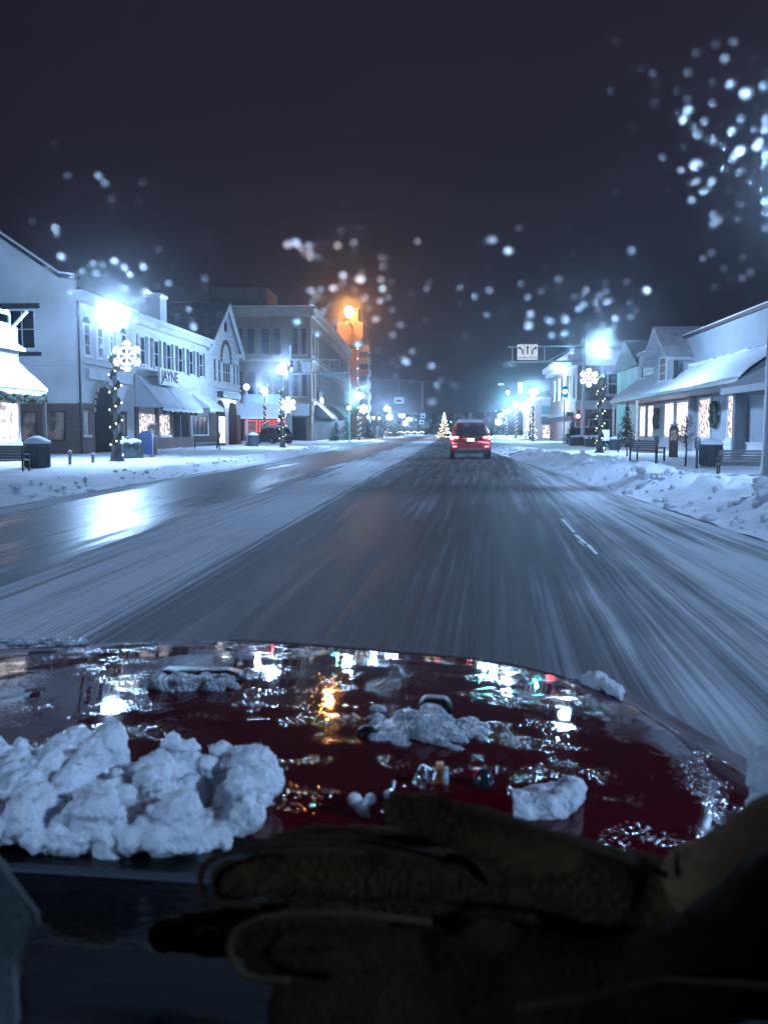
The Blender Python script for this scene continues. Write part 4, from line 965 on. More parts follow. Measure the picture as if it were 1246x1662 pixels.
post('parking meter between the bench and the red pay station', 1064, 750, 704, z0=.2); post('parking meter beside the large snowy litter bin on the right', 1130, 765, 706, z0=.2)
post('parking meter left of the farther bench, nearer one', 1017, 738, 707, z0=.2); post('parking meter left of the farther bench, farther one', 1003, 732, 700, z0=.2)
post('short pale bollard right of the round litter bin', 114, 754, 731, 'bollard', head=False, grp='pale bollards on the left sidewalk')
post('short pale bollard left of the garlanded lamp pole', 151, 751, 735, 'bollard', head=False, grp='pale bollards on the left sidewalk')
post('short pale bollard before the dark shop door', 293, 738, 726, 'bollard', head=False, grp='pale bollards on the left sidewalk')
post('thin meter post near the street clock', 356, 730, 700)
p = gz(982, 730, .15); t = thing('notice_sign', 'little blank white notice on a short post at right', 'sign', (p.x, p.y, .1))
mb = MB(); mb.tube([(0, .02, 0), (0, .02, .7)], .03, 6); mb.build('post', M_metal, t)
mb = MB(); mb.box(-.22, .22, -.03, .0, .6, 1.25); mb.build('board', mat('notice_white', (.9, .92, .95), .5), t)
# bare young tree on the right
p = gz(1112, 752, .2); t = thing('young_tree', 'small bare young tree before the low shop window', 'tree', (p.x, p.y, .1))
hh = hz(676, p.y); mb = MB(); mb.tube([(0, 0, 0), (.02, 0, .6), (-.02, 0, 1.1), (.03, 0, hh)], [.035, .03, .022, .008], 7); mb.build('trunk', M_bark, t)
mb = MB(); rnd = random.Random(3)
for k in range(46):
    z = .62 + rnd.random() * (hh - .75); a = rnd.random() * 6.28; l = .50 * (1.1 - (z - .62) / (hh - .5) * .85) * rnd.uniform(.6, 1)
    e1 = Vector((math.cos(a) * l, math.sin(a) * l, z + l * .55)); mb.tube([(0, 0, z), e1 * .5 + Vector((0, 0, z * .5 - .03)), e1], [.011, .008, .003], 4)
    for q_ in range(3):
        s_ = rnd.uniform(.4, .9); b0 = Vector((0, 0, z)).lerp(e1, s_); mb.tube([b0, b0 + Vector((rnd.uniform(-.18, .18), rnd.uniform(-.18, .18), rnd.uniform(.02, .2)))], [.007, .003], 3)
mb.build('crown', M_bark, t)
# evergreen shrubs / far trees
def conifer(name, label, cat, x, y, h, w, group=None, mt_=None, lit=0, nleaf=380, z0=0.05, bulb=None):
    t = thing(name, label, cat, (x, y, z0), group=group); rnd = random.Random(int(x * 7 + y))
    mb = MB(); mb.tube([(0, 0, 0), (0, 0, h * .95)], [w * .06, .01], 6); mb.build('trunk', M_bark, t)
    mb = MB()
    for k in range(nleaf):
        f = rnd.random() ** 1.4; z = h * (.05 + .93 * f); r = w * .5 * (1 - f) * rnd.uniform(.35, 1.08) * (.8 + .25 * math.sin(f * 40)); a = rnd.random() * 6.28
        s_ = (w * .10) * rnd.uniform(.5, 1.2) * (1.1 - f * .6); c_ = Vector((r * math.cos(a), r * math.sin(a), z - r * .25))
        o1 = Vector((math.cos(a), math.sin(a), -.35)); o2 = Vector((-math.sin(a), math.cos(a), rnd.uniform(-.3, .3)))
        mb.add([c_ - o2 * s_ * .5, c_ + o1 * s_ * 1.3, c_ + o2 * s_ * .5, c_ - o1 * s_ * .5 + Vector((0, 0, s_ * .3))], [(0, 1, 2, 3)])
    mb.build('crown', mt_ or M_green, t)
    if lit:
        mb = MB()
        for k in range(lit):
            f = rnd.random() ** 1.3; a = rnd.random() * 6.28; r = w * .52 * (1 - f) * (.8 + .25 * math.sin(f * 40)); mb.ball((r * math.cos(a), r * math.sin(a), h * (.04 + .95 * f)), w * .022, 5)
        mb.build('bulb_string', bulb or E_bulb, t)
    return t
conifer('christmas_tree', 'lit Christmas tree standing in the road ahead beside the red car', 'tree', gx(720, 165), 165, 4.7, 2.6, lit=260, z0=0, bulb=emat('tree_bulb', (1.0, .88, .62), 6, False))
conifer('lit_tree', 'tall slim tree strung with white lights on the right sidewalk', 'tree', gx(858, 128), 128, 6.2, 2.0, lit=230, bulb=E_flake)
for k, (u, y, h, w, lab) in enumerate(((975, 70, 2.6, 2.6, 'dark evergreen shrub beside the white notice'), (955, 74, 2.2, 2.2, 'dark evergreen shrub right of the gantry pole'), (925, 84, 3.0, 2.4, 'dark evergreen between the two right signals'), (598, 150, 3.2, 3, 'far dark shrub left of the small globe lamps'), (640, 190, 4.5, 5, 'far dark tree behind the lamps left of the road'), (562, 118, 3.0, 4.0, 'dark shrub at the foot of the left green signal'), (545, 112, 2.4, 3.0, 'dark shrub under the long dark awning'), (1010, 68, 3.4, 2.4, 'dark evergreen behind the farther parking meters'))):
    conifer('evergreen_shrub', lab, 'shrub', gx(u, y), y, h, w, 'evergreen shrubs', nleaf=420)
# far sheds and lit fence
t = thing('market_stalls', 'row of small pale stalls under the globe lamps', 'stall', (gx(605, 160), 160, 0), world=True)
for k in range(5):
    u0 = 592 + k * 6.2; mb = MB(); mb.box(gx(u0, 160), gx(u0 + 4.4, 160), 160, 162, .05, 1.9 + .3 * (k % 2)); mb.build('stall_panel', M_white if k % 2 else M_grey, t)
t = thing('lit_fence', 'low fence with a yellow string of lights at the end of the street', 'fence', (gx(655, 200), 200, 0), world=True)
mb = MB(); 
for k in range(12): xx_ = gx(625 + k * 5.5, 200); mb.box(xx_, xx_ + .1, 200, 200.1, 0, 1.1)
mb.box(gx(625, 200), gx(688, 200), 199.95, 200, .9, 1.0); mb.build('rails', M_white, t)
mb = MB()
for k in range(40): mb.ball((gx(625 + k * 1.6, 199.8), 199.8, 1.12 + .12 * math.sin(k * .9)), .08, 5)
mb.build('bulb_string', E_bulb, t)
structure(MB().box(-30, 60, 215, 330, 0.0, .05).build('far_snowfield', M_snow))
# distant dark wood closing the street
mb = MB(); rnd = random.Random(11)
for k in range(420):
    x = rnd.uniform(-60, 70); y_ = rnd.uniform(330, 400); z = rnd.uniform(1, 7.5); mb.ball((x, y_, z), rnd.uniform(1.2, 2.6), 6, (1, 1, .8))
o = mb.build('distant_wood', M_green); tag(o, 'dark distant tree line closing the end of the street', 'trees', kind='stuff')

# ------------------------------------------------------------------ cars
def make_car(name, label, x, y, rz, paint, lit=True, snow=True, scale=1.0):
    t = thing(name, label, 'car', (x, y, 0.0), rz); t.scale = (scale,) * 3
    # local: rear faces -y, width 1.85, length 4.6
    secs = [  # y, half width low, z low, belt half width, belt z, roof half width, roof z
        (-.02, .80, .42, .86, .98, .84, 1.02), (.03, .86, .34, .915, 1.02, .74, 1.08), (.20, .88, .32, .925, 1.04, .69, 1.36), (.42, .89, .30, .925, 1.05, .66, 1.60), (.9, .9, .28, .925, 1.03, .66, 1.66),
        (2.0, .9, .28, .925, 1.0, .65, 1.67), (2.7, .9, .28, .92, .98, .63, 1.60), (3.4, .9, .28, .91, .95, .70, 1.10), (4.2, .86, .30, .86, .85, .66, .95), (4.5, .7, .35, .72, .7, .5, .76)]
    vs = []; fs = []; nn = 0
    for (yy, wl, zl, wb_, zb, wr_, zr) in secs:
        prof = [(-wl * .8, zl - .06), (-wl, zl + .05), (-wb_, (zl + zb) / 2), (-wb_ * .985, zb), (-(wb_ + wr_) / 2 - .02, (zb + zr) / 2), (-wr_, zr - .06), (-wr_ * .75, zr), (0, zr + .02)]
        prof = prof + [(-p, q) for p, q in prof[-2::-1]]
        nn = len(prof); vs += [(p, yy, q) for p, q in prof]
    for i in range(len(secs) - 1):
        for j in range(nn):
            fs.append((i * nn + j, i * nn + (j + 1) % nn, (i + 1) * nn + (j + 1) % nn, (i + 1) * nn + j))
    fs.append(tuple(range(nn))); fs.append(tuple(range((len(secs) - 1) * nn, len(secs) * nn))[::-1])
    body = MB().add(vs, fs).build('body', paint, t, True)
    mb = MB(); mb.add([(-.70, -.03, 1.06), (.70, -.03, 1.06), (.62, .26, 1.54), (-.62, .26, 1.54), (-.70, .06, 1.06), (.70, .06, 1.06), (.62, .40, 1.54), (-.62, .40, 1.54)], [(0,1,2,3),(7,6,5,4),(0,4,5,1),(1,5,6,2),(2,6,7,3),(3,7,4,0)])
    rw = mb.build('rear_window', M_glassd, t)
    mb = MB(); mb.tube([(.0, -.05, 1.09), (-.35, .0, 1.17)], .012, 5); mb.build('wiper', M_dark, rw)
    for s_ in (-1, 1):
        mb = MB(); mb.add([(s_ * .925, .7, 1.08), (s_ * .925, 3.2, 1.05), (s_ * .72, 2.7, 1.5), (s_ * .74, .6, 1.53)], [(0, 1, 2, 3)]); mb.box(s_ * .9, s_ * .9 + .001, 1, 1.001, 1.1, 1.101); mb.build('side_window', M_glassd, t)
    mb = MB(); mb.box(-.62, .62, .16, .5, 1.60, 1.65); mb.build('spoiler', paint, t, bevel=.02)
    mb = MB(); mb.box(-.84, .84, -.13, .1, .40, .68); mb.box(-.88, .88, -.08, .2, .66, .70); mb.build('bumper', paint, t, bevel=.04)
    mb = MB(); mb.box(-.72, .72, -.12, .1, .24, .395); mb.build('lower_valance', M_dark, t)
    mb = MB(); mb.box(-.6, .6, -.155, -.131, .44, .465); mb.build('bumper_trim', mat('chrome_trim', (.6, .6, .62), .25, .1, 3, metal=.9), t)
    for s_ in (-1, 1):
        mb = MB(); mb.add([(s_ * .52, -.045, .94), (s_ * .93, .02, .86), (s_ * .95, .1, 1.03), (s_ * .52, -.03, 1.03), (s_ * .52, .1, .94), (s_ * .93, .14, .86), (s_ * .95, .2, 1.03), (s_ * .52, .12, 1.03)], [(0,1,2,3),(7,6,5,4),(0,4,5,1),(1,5,6,2),(2,6,7,3),(3,7,4,0)])
        tl = mb.build('tail_light', emat('tail_lens', (.9, .02, .04), 2.6, True) if lit else mat('red_lens', (.3, .01, .01), .2), t)
        if lit:
            mb = MB(); mb.ball((s_ * .84, -.04, .965), .062, 8, (1.2, .5, .8)); mb.ball((s_ * .66, -.06, .985), .042, 8, (1.5, .5, .7)); mb.build('bulb', emat('tail_bulb', (1, .35, .4), 110.0, True), tl)
        mb = MB(); mb.box(s_ * .72 - .09, s_ * .72 + .09, -.15, -.131, .54, .60); mb.build('reflector', emat('fog_red', (1, .15, .18), 6.0, True) if lit else MATS['red_lens'] if 'red_lens' in MATS else M_dark, t)
        for yy in (.75, 3.5):
            mb = MB(); mb.tube([(s_ * .72, yy, .34), (s_ * .93, yy, .34)], .34, 18); w = mb.build('wheel', M_dark, t)
            mb = MB(); mb.tube([(s_ * .932, yy, .34), (s_ * .94, yy, .34)], .2, 14); mb.build('rim', M_galv, w)
        mb = MB(); mb.ball((s_ * 1.02, 2.75, 1.08), .1, 8, (1, .6, .8)); mb.build('mirror', M_dark, t)
    mb = MB(); mb.box(-.165, .165, -.065, -.045, .80, .93); mb.build('number_plate', emat('lit_plate', (1, .95, .93), 2.2, False) if lit else M_white, t)
    mb = MB(); mb.box(-.3, .3, -.04, -.02, .945, .975); mb.build('plate_garnish', MATS['chrome_trim'], t)
    mb = MB(); mb.tube([(.45, -.14, .27), (.45, .0, .27)], .04, 8); mb.build('exhaust', M_metal, t)
    if snow:
        xs_ = [-.62, -.55, -.3, 0, .3, .55, .62]; ys_ = [.22, .3, .6, 1.0, 1.6, 2.2, 2.6, 2.7]
        mb = MB(); vv = [(a, b_, 1.60 + (.0 if abs(a) > .6 or b_ in (.22, 2.7) else .19 + .02 * fbm(a * 3, b_ * 2))) for b_ in ys_ for a in xs_]
        mb.add(vv, [(j * 7 + i, j * 7 + i + 1, (j + 1) * 7 + i + 1, (j + 1) * 7 + i) for j in range(7) for i in range(6)]).build('roof_snow', M_snowroof, t, True)
    return t
M_paintred = mat('dark_red_paint', (.50, .010, .035), .3, .35, 6, coat=.6)
cyy = 41.3
make_car('suv', 'dark red SUV with lit tail lights driving ahead on the snowy road', gx(763, cyy), cyy, 0, M_paintred)
t = make_car('parked_car', 'snow covered parked car by the right hand signals', gx(919, 92), 92, R(-80), mat('teal_paint', (.05, .12, .15), .35, .2, 4), False)
t = make_car('parked_car', 'dark parked car at the corner behind the left garlanded lamp', gx(463, 84), 83, R(40), mat('black_paint', (.02, .02, .025), .3, .2, 4), False)

# ------------------------------------------------------------------ the car the picture is taken from
XC = -0.38
CAR = thing('red_car', 'wet dark red car bonnet with patches of snow, seen over its dashboard through the windscreen', 'car', (XC, 0.6, 0), world=True)
def hood_z(x, y):
    d = y - .58; return .965 - .052 * d - .037 * d * d - .09 * (x - XC) ** 2
def hood_hit(u, v, up=0.0):
    d = ray(u, v); k = 0.2
    for _ in range(4000):
        p = CP + d * k
        if p.z <= hood_z(p.x, p.y) + up: return p
        k += .001
    return p
edge = [hood_hit(u, v) for u, v in ((139, 1034), (329, 1032), (513, 1041), (640, 1052), (760, 1062), (830, 1072), (911, 1091), (1014, 1136), (1118, 1203), (1185, 1256), (1222, 1290), (1243, 1345))]
ex = [p.x for p in edge]; ey = [p.y for p in edge]
def y_edge(x):
    if x < XC: x = 2 * XC - x
    x = max(x, ex[0])
    return float(np.interp(x, ex, ey))
XR = ex[-1]; XL = 2 * XC - XR
M_hood, n, b, o = nodemat('wet_red_paint')
L = n.links.new
b.inputs['Base Color'].default_value = (.068, .001, .006, 1); b.inputs['Roughness'].default_value = .7; b.inputs['Metallic'].default_value = 0; b.inputs['Specular IOR Level'].default_value = 0
b.inputs['Coat Weight'].default_value = .62; b.inputs['Coat Roughness'].default_value = .03; b.inputs['Coat IOR'].default_value = 1.33
tcn = n.nodes.new('ShaderNodeTexCoord')
def NZ(sc_, det, st=(1, 1, 1)):
    mp = n.nodes.new('ShaderNodeMapping'); mp.inputs['Scale'].default_value = st; L(tcn.outputs['Object'], mp.inputs[0])
    z = n.nodes.new('ShaderNodeTexNoise'); z.inputs['Scale'].default_value = sc_; z.inputs['Detail'].default_value = det; L(mp.outputs[0], z.inputs['Vector']); return z
patch = NZ(15, 6); fine = NZ(170, 3, (1, .6, 1)); slow = NZ(14, 2)
vor = n.nodes.new('ShaderNodeTexVoronoi'); vor.inputs['Scale'].default_value = 210; L(tcn.outputs['Object'], vor.inputs['Vector'])
mk = n.nodes.new('ShaderNodeMapRange'); mk.inputs[1].default_value = .49; mk.inputs[2].default_value = .64; L(patch.outputs['Fac'], mk.inputs[0])
vr = n.nodes.new('ShaderNodeMapRange'); vr.inputs[1].default_value = .0; vr.inputs[2].default_value = .45; vr.inputs[3].default_value = 1; vr.inputs[4].default_value = 0; L(vor.outputs['Distance'], vr.inputs[0])
mu = n.nodes.new('ShaderNodeMath'); mu.operation = 'MULTIPLY'; L(mk.outputs[0], mu.inputs[0])
sm_ = n.nodes.new('ShaderNodeMath'); sm_.operation = 'MULTIPLY_ADD'; sm_.inputs[1].default_value = .5; L(fine.outputs['Fac'], sm_.inputs[0]); L(vr.outputs[0], sm_.inputs[2]); L(sm_.outputs[0], mu.inputs[1])
bp = n.nodes.new('ShaderNodeBump'); bp.inputs['Strength'].default_value = .5; bp.inputs['Distance'].default_value = .0009; L(mu.outputs[0], bp.inputs['Height'])
bp2 = n.nodes.new('ShaderNodeBump'); bp2.inputs['Strength'].default_value = .10; bp2.inputs['Distance'].default_value = .002; L(slow.outputs['Fac'], bp2.inputs['Height']); L(bp2.outputs[0], bp.inputs['Normal'])
L(bp.outputs[0], b.inputs['Coat Normal']); L(bp.outputs[0], b.inputs['Normal'])
cols = 90; rows = 50
vs = []; fs = []
for j in range(rows + 6):
    for i in range(cols + 1):
        x = XL + (XR - XL) * i / cols; ye = y_edge(x)
        y0_ = .585 - .10 * (x - XC) ** 2
        f = min(1, j / rows)
        y = y0_ + (ye - .06 - y0_) * f; z = hood_z(x, y)
        if j > rows:
            q = j - rows
            dy, dz = ((0.012, -.002), (.045, -.009), (.062, -.015), (.074, -.026), (.08, -.12))[q - 1]
            cxd = (x - XC) / 1.6
            y += dy; z += dz
        vs.append((x, y, z))
C1 = cols + 1
for j in range(rows + 5):
    for i in range(cols): fs.append((j * C1 + i, j * C1 + i + 1, (j + 1) * C1 + i + 1, (j + 1) * C1 + i))
MB().add(vs, fs).build('bonnet', M_hood, CAR, True)
# bonnet crease along the front and side
mb = MB(); pts = []
for i in range(60):
    x = XC + (XR - .03 - XC) * i / 59; y = y_edge(x) - .064; pts.append((x, y, hood_z(x, y) - .0003))
mb.tube(pts, .0013, 5); mb.build('bonnet_seam', M_dark, CAR)
# fenders and front
mb = MB(); pv = []; 
for i in range(30):
    f = i / 29; y = .35 + 1.05 * f; xo = XR + .004 if f < .5 else XR + .004 - (f - .5) * .25
    zz = hood_z(XR, min(y, .8)) - .012 - .03 * f
    for dx, dz in ((0, 0), (.07, -.008), (.15, -.03), (.21, -.09), (.23, -.35)): pv.append((xo + dx, y, zz + dz))
mb.add(pv, [(i * 5 + j, i * 5 + j + 1, (i + 1) * 5 + j + 1, (i + 1) * 5 + j) for i in range(29) for j in range(4)])
mb.build('fender', M_hood, CAR, True)
mb = MB(); vs = []
for i in range(60):
    x = XL + (XR - XL) * i / 59; y = y_edge(x) + .0195; vs += [(x, y, hood_z(x, y) - .1), (x * 1.0, y + .06, hood_z(x, y) - .2), (x, y + .05, .35)]
mb.add(vs, [(i * 3 + j, i * 3 + j + 1, i * 3 + j + 4, i * 3 + j + 3) for i in range(59) for j in range(2)]); mb.build('front_panel', M_paintred, CAR, True)
# small black parts on the bonnet
p = hood_hit(705, 1160); mb = MB()
mb.prism([(-.02, 0), (.02, 0), (.021, .012), (.015, .021), (-.012, .022), (-.019, .014)], -.014, .014, lambda a, c_, d_: (p.x + a, p.y + d_, p.z + c_ - .001)); M_blackplas = mat('black_plastic', (.006, .006, .007), .4, .3, 30, .3, 80, spec=.3)
mb.build('washer_nozzle', M_blackplas, CAR, True, bevel=.004)
p = hood_hit(597, 1192); mb = MB(); mb.ball((p.x, p.y, p.z), .0115, 12, (1.15, 1, .8)); mb.build('rubber_stop', M_blackplas, CAR, True)
p = hood_hit(318, 1106); mb = MB(); mb.prism([(-.06, 0), (.06, 0), (.055, .008), (.04, .012), (-.045, .012), (-.055, .007)], -.004, .03, lambda a, c_, d_: (p.x + a, p.y + d_, p.z + c_)); mb.build('washer_nozzle', M_blackplas, CAR, True)
# raised trim by the windscreen: dark red block with bright bars
M_chrome = mat('chrome', (.75, .77, .8), .12, .15, 40, .3, 120, metal=1)
M_lamptint = mat('lamp_tinted_chrome', (1.0, .42, .10), .45, .4, 200, 1.0, 300, metal=.2)  # orange lamp's reflection in the bar put into its base colour
pb = hood_hit(740, 1345); by = pb.y
mb = MB(); x0, x1 = gx(632, by), gx(838, by); mb.box(x0, x1, by - .01, by + .03, pb.z - .01, hz(1297, by) - 0.0); o = mb.build('cowl_block', M_hood, CAR, bevel=.004)
def bar_px(u0, v0, u1, v1, w, m_, name, y):
    mb = MB(); a = gy(u0, v0, y); c_ = gy(u1, v1, y); mb.tube([a, c_], w, 8); return mb.build(name, m_, CAR, True)
yb = by + .012
bar_px(664, 1300, 691, 1246, .0048, M_chrome, 'bright_bar', yb); bar_px(682, 1300, 704, 1250, .0034, M_chrome, 'bright_bar', yb + .001)
mb = MB(); q4 = [gy(690, 1300, yb), gy(719, 1300, yb), gy(720, 1242, yb), gy(708, 1242, yb)]
mb.add(q4 + [v_ + Vector((0, .008, 0)) for v_ in q4], [(3,2,1,0),(4,5,6,7),(0,1,5,4),(1,2,6,5),(2,3,7,6),(3,0,4,7)]); mb.build('lamp_tinted_bar', M_lamptint, CAR)
bar_px(724, 1298, 723, 1246, .0022, M_galv, 'bright_bar', yb); bar_px(776, 1298, 772, 1248, .0026, M_paintred, 'bright_bar', yb)
mb = MB(); pp = gy(784, 1275, yb); mb.ball(pp, .011, 12, (.8, .7, 1.3)); mb.build('glass_knob', M_glassd, CAR, True)
# cowl, dashboard
def sag(x): return .10 * (x - XC) ** 2
M_dash = mat('dash_plastic', (.0025, .003, .004), .8, .3, 6, .3, 90, spec=.1)
M_dashb = mat('dash_cloth', (.007, .0075, .012), .9, .4, 5, .1, 60, spec=.05)
M_strip = mat('dash_strip', (.045, .052, .065), .6, .3, 10)
def strip(name, prof, m_, x0=-1.25, x1=.75, k=40):
    vs = []; n_ = len(prof)
    for i in range(k + 1):
        x = x0 + (x1 - x0) * i / k
        for (v, y) in prof:
            yy = y - sag(x); 
            vs.append((x, yy, hz_mid(v, y) - .00 * x - .04 * max(0, x + .1) ** 2 + .012 * (-x - .2)))
    MB().add(vs, [(i * n_ + j, i * n_ + j + 1, (i + 1) * n_ + j + 1, (i + 1) * n_ + j) for i in range(k) for j in range(n_ - 1)]).build(name, m_, CAR, True)
def hz_mid(v, y): return gy(300, v, y).z
strip('cowl', [(1350, .61), (1374, .598), (1380, .585), (1412, .555)], M_blackplas)
strip('dash_trim', [(1411, .556), (1412, .553), (1424, .546), (1428, .548)], M_strip)
strip('dashboard', [(1424, .55), (1450, .50), (1500, .47), (1536, .43)], M_dash)
strip('dash_cover', [(1534, .434), (1538, .425), (1600, .37), (1680, .31), (1900, .2)], M_dashb)
# windscreen: a raked pane, ice-water beads on its outside
def glass_y(z): return .62 - (z - .985) / .879
M_wind, n, b, o_ = nodemat('windscreen_glass')
n.nodes.remove(b); tr = n.nodes.new('ShaderNodeBsdfTransparent'); gl = n.nodes.new('ShaderNodeBsdfGlossy'); mxs = n.nodes.new('ShaderNodeMixShader')
tr.inputs[0].default_value = (.97, .985, .99, 1); gl.inputs['Roughness'].default_value = .02; mxs.inputs[0].default_value = .010
n.links.new(tr.outputs[0], mxs.inputs[1]); n.links.new(gl.outputs[0], mxs.inputs[2]); n.links.new(mxs.outputs[0], o_.inputs[0])
mb = MB(); zs = [.99 + i * .0755 for i in range(11)]; xs_ = [-1.15 + 1.75 * i / 16 for i in range(17)]
for z in zs:
    for x in xs_: mb.v.append((x, glass_y(z) - .0, z))
mb.f = [(j * 17 + i, j * 17 + i + 1, (j + 1) * 17 + i + 1, (j + 1) * 17 + i) for j in range(10) for i in range(16)]
WS = mb.build('windscreen', M_wind, CAR, True)
mb = MB(); q8 = []
gnn = Vector((0, .879, 1)).normalized()
for off in (.0055, .004):
    for (x, z) in ((-1.14, .992), (.59, .992), (.59, 1.74), (-1.14, 1.74)): q8.append(Vector((x, glass_y(z), z)) + gnn * off)
mb.add(q8, [(3,2,1,0),(4,5,6,7),(0,1,5,4),(1,2,6,5),(2,3,7,6),(3,0,4,7)])
M_film = bpy.data.materials.new('bloom_film'); M_film.use_nodes = True; n = M_film.node_tree; n.nodes.remove(n.nodes['Principled BSDF'])  # thin scattering sheet added on the windscreen to bloom the lamps
vsn = n.nodes.new('ShaderNodeVolumeScatter'); vsn.inputs['Color'].default_value = (.9, .95, 1, 1); vsn.inputs['Density'].default_value = 17; vsn.inputs['Anisotropy'].default_value = .9912
n.links.new(vsn.outputs[0], n.nodes['Material Output'].inputs['Volume'])
mb.build('bloom_film', M_film, WS)
# unseen rest of the car, added to shade the dash: roof, doors, tail
mb = MB(); mb.box(-1.12, .56, -2.2, -.28, 1.77, 1.80); mb.build('roof', M_paintred, CAR)  # unseen roof, added to shade the dash
mb = MB(); mb.box(-1.16, -1.13, -2.2, .2, .4, 1.2); mb.box(.58, .61, -2.2, .2, .4, 1.2); mb.build('door', M_paintred, CAR)  # unseen doors, added to shade the dash
mb = MB(); mb.box(-1.12, .56, -2.25, -2.21, .4, 1.77); mb.build('unseen_tailgate', M_paintred, CAR)
mb = MB(); mb.box(-1.12, .56, -1.0, -.8, .5, 1.5); mb.build('unseen_seat_back', M_dark, CAR)
for xq in (-1.15, .6):
    mb = MB(); mb.tube([(xq, .6, 1.0), (xq, -.28, 1.78)], .03, 6); mb.tube([(xq, -.9, 1.15), (xq, -.9, 1.78)], .06, 6); mb.build('unseen_pillar', M_paintred, CAR)
def glass_hit(u, v):
    d = ray(u, v)   # CP + k d on plane z = .985 + (.62 - y)*.879
    k = (.985 + .62 * .879 - CAMH) / (d.z + .879 * d.y); return CP + d * k
M_drop, n, b, o_ = nodemat('water_bead')
b.inputs['Base Color'].default_value = (1, 1, 1, 1); b.inputs['Transmission Weight'].default_value = 1; b.inputs['Roughness'].default_value = .22; b.inputs['IOR'].default_value = 1.2
b.inputs['Specular IOR Level'].default_value = .3
Z = n.nodes.new('ShaderNodeTexNoise'); Z.inputs['Scale'].default_value = 900; bpd = n.nodes.new('ShaderNodeBump'); bpd.inputs['Strength'].default_value = .3; bpd.inputs['Distance'].default_value = .0003
n.links.new(Z.outputs['Fac'], bpd.inputs['Height']); n.links.new(bpd.outputs[0], b.inputs['Normal'])
tb = n.nodes.new('ShaderNodeBsdfTranslucent'); tb.inputs[0].default_value = (.95, .97, 1, 1); mq = n.nodes.new('ShaderNodeMixShader'); mq.inputs[0].default_value = .5
n.links.new(b.outputs[0], mq.inputs[1]); n.links.new(tb.outputs[0], mq.inputs[2]); n.links.new(mq.outputs[0], o_.inputs[0])
gn = Vector((0, .879, 1)).normalized(); ga = Vector((1, 0, 0)); gb = gn.cross(ga).normalized()
def dome(mb, c, r):
    base = len(mb.v); mb.v.append(tuple(c + gn * r * .45))
    for ring, (rr_, hh_) in enumerate(((.4, .40), (.75, .24), (1.0, .02))):
        for j in range(10):
            t_ = j / 10 * 2 * math.pi; mb.v.append(tuple(c + (ga * math.cos(t_) + gb * math.sin(t_)) * r * rr_ + gn * r * hh_))
    for j in range(10): mb.f.append((base, base + 1 + j, base + 1 + (j + 1) % 10))
    for q_ in range(2):
        for j in range(10):
            a_ = base + 1 + q_ * 10 + j; b_ = base + 1 + q_ * 10 + (j + 1) % 10; mb.f.append((a_, a_ + 10, b_ + 10, b_))
rnd = random.Random(5)
spots = [(150,431),(25,437),(52,445),(75,440),(113,478),(80,468),(99,419),(100,473),(29,470),(133,497),(155,445),(236,476),(253,468),(228,488),(247,497),(218,515),(232,437),(165,432),(132,443),(257,533),(288,516),(313,532),(208,543),(139,559),(113,540),(101,575),(229,577),(245,562),(292,583),(312,563),(189,546),(305,633),
 (479,396),(467,400),(487,404),(503,420),(548,401),(555,462),(540,470),(519,472),(556,449),(504,474),(507,493),(524,507),(518,513),(481,524),(543,527),(584,456),(586,443),(620,436),(649,530),(636,505),(659,590),(654,586),(645,598),(614,520),(637,546),(582,560),(574,472),
 (799,392),(932,484),(984,492),(970,505),(918,521),(955,533),(998,520),(1049,474),(1024,517),(861,512),(858,531),(843,552),(912,548),(875,575),(930,573),(983,461),(746,495),(715,620),(693,472),(741,632),(700,655),(825,410),
 (1162,74),(1177,97),(1100,150),(1117,120),(1062,169),(1212,154),(1237,149),(1144,199),(1117,181),(1190,262),(1202,246),(1174,239),(1129,269),(1141,269),(1150,308),(1132,297),(1141,313),(1205,280),(1217,296),(1178,275),(1025,208),(1001,69),(1041,112),(1063,137),(1075,257),(1010,258),(1184,352),(1196,358),(1162,369),(1206,420),(1186,455),(1175,438),(1218,445),(1130,88),(1190,70),(1239,120),(1242,195),(1236,312),(1203,205),(1160,226),(1229,240),(1159,351),(1243,390)]
clusters = [((180, 470), 75, 22, .8), ((560, 480), 55, 16, .8), ((1190, 260), 90, 22, .8), ((955, 520), 75, 16, .7), ((700, 600), 130, 16, .6), ((280, 560), 70, 10, .7), ((900, 560), 80, 10, .7), ((620, 640), 60, 8, .6)]
for (c_, sp_, k_, s_) in clusters:
    for _ in range(int(k_ * 2.8)): spots.append((c_[0] + rnd.gauss(0, sp_), c_[1] + rnd.gauss(0, sp_)))
spots = [(min(1243, max(3, u)), min(690, max(20, v))) for u, v in spots]
spots = [q_ for q_ in spots if all(math.hypot(q_[0] - l_[0], q_[1] - l_[1]) > 26 for l_ in ((180, 508), (968, 569), (457, 598), (568, 510), (851, 574)))]
sm = MB()
for k, (u, v) in enumerate(spots):
    c_ = glass_hit(u, v) + gn * .0008; r_ = rnd.choice((.0004, .0006, .0008, .0011)) * rnd.uniform(.8, 1.15) if k < len(spots) - 345 else rnd.choice((.00025, .0003, .0004, .0005, .0008)) * rnd.uniform(.8, 1.1)
    if k < 100:
        mb = MB(); dome(mb, c_, r_ * 1.05); mb.build('water_bead', M_drop, WS, True)
    else: dome(sm, c_, r_)
o = sm.build('water_beads', M_drop, WS, True); o['kind'] = 'stuff'

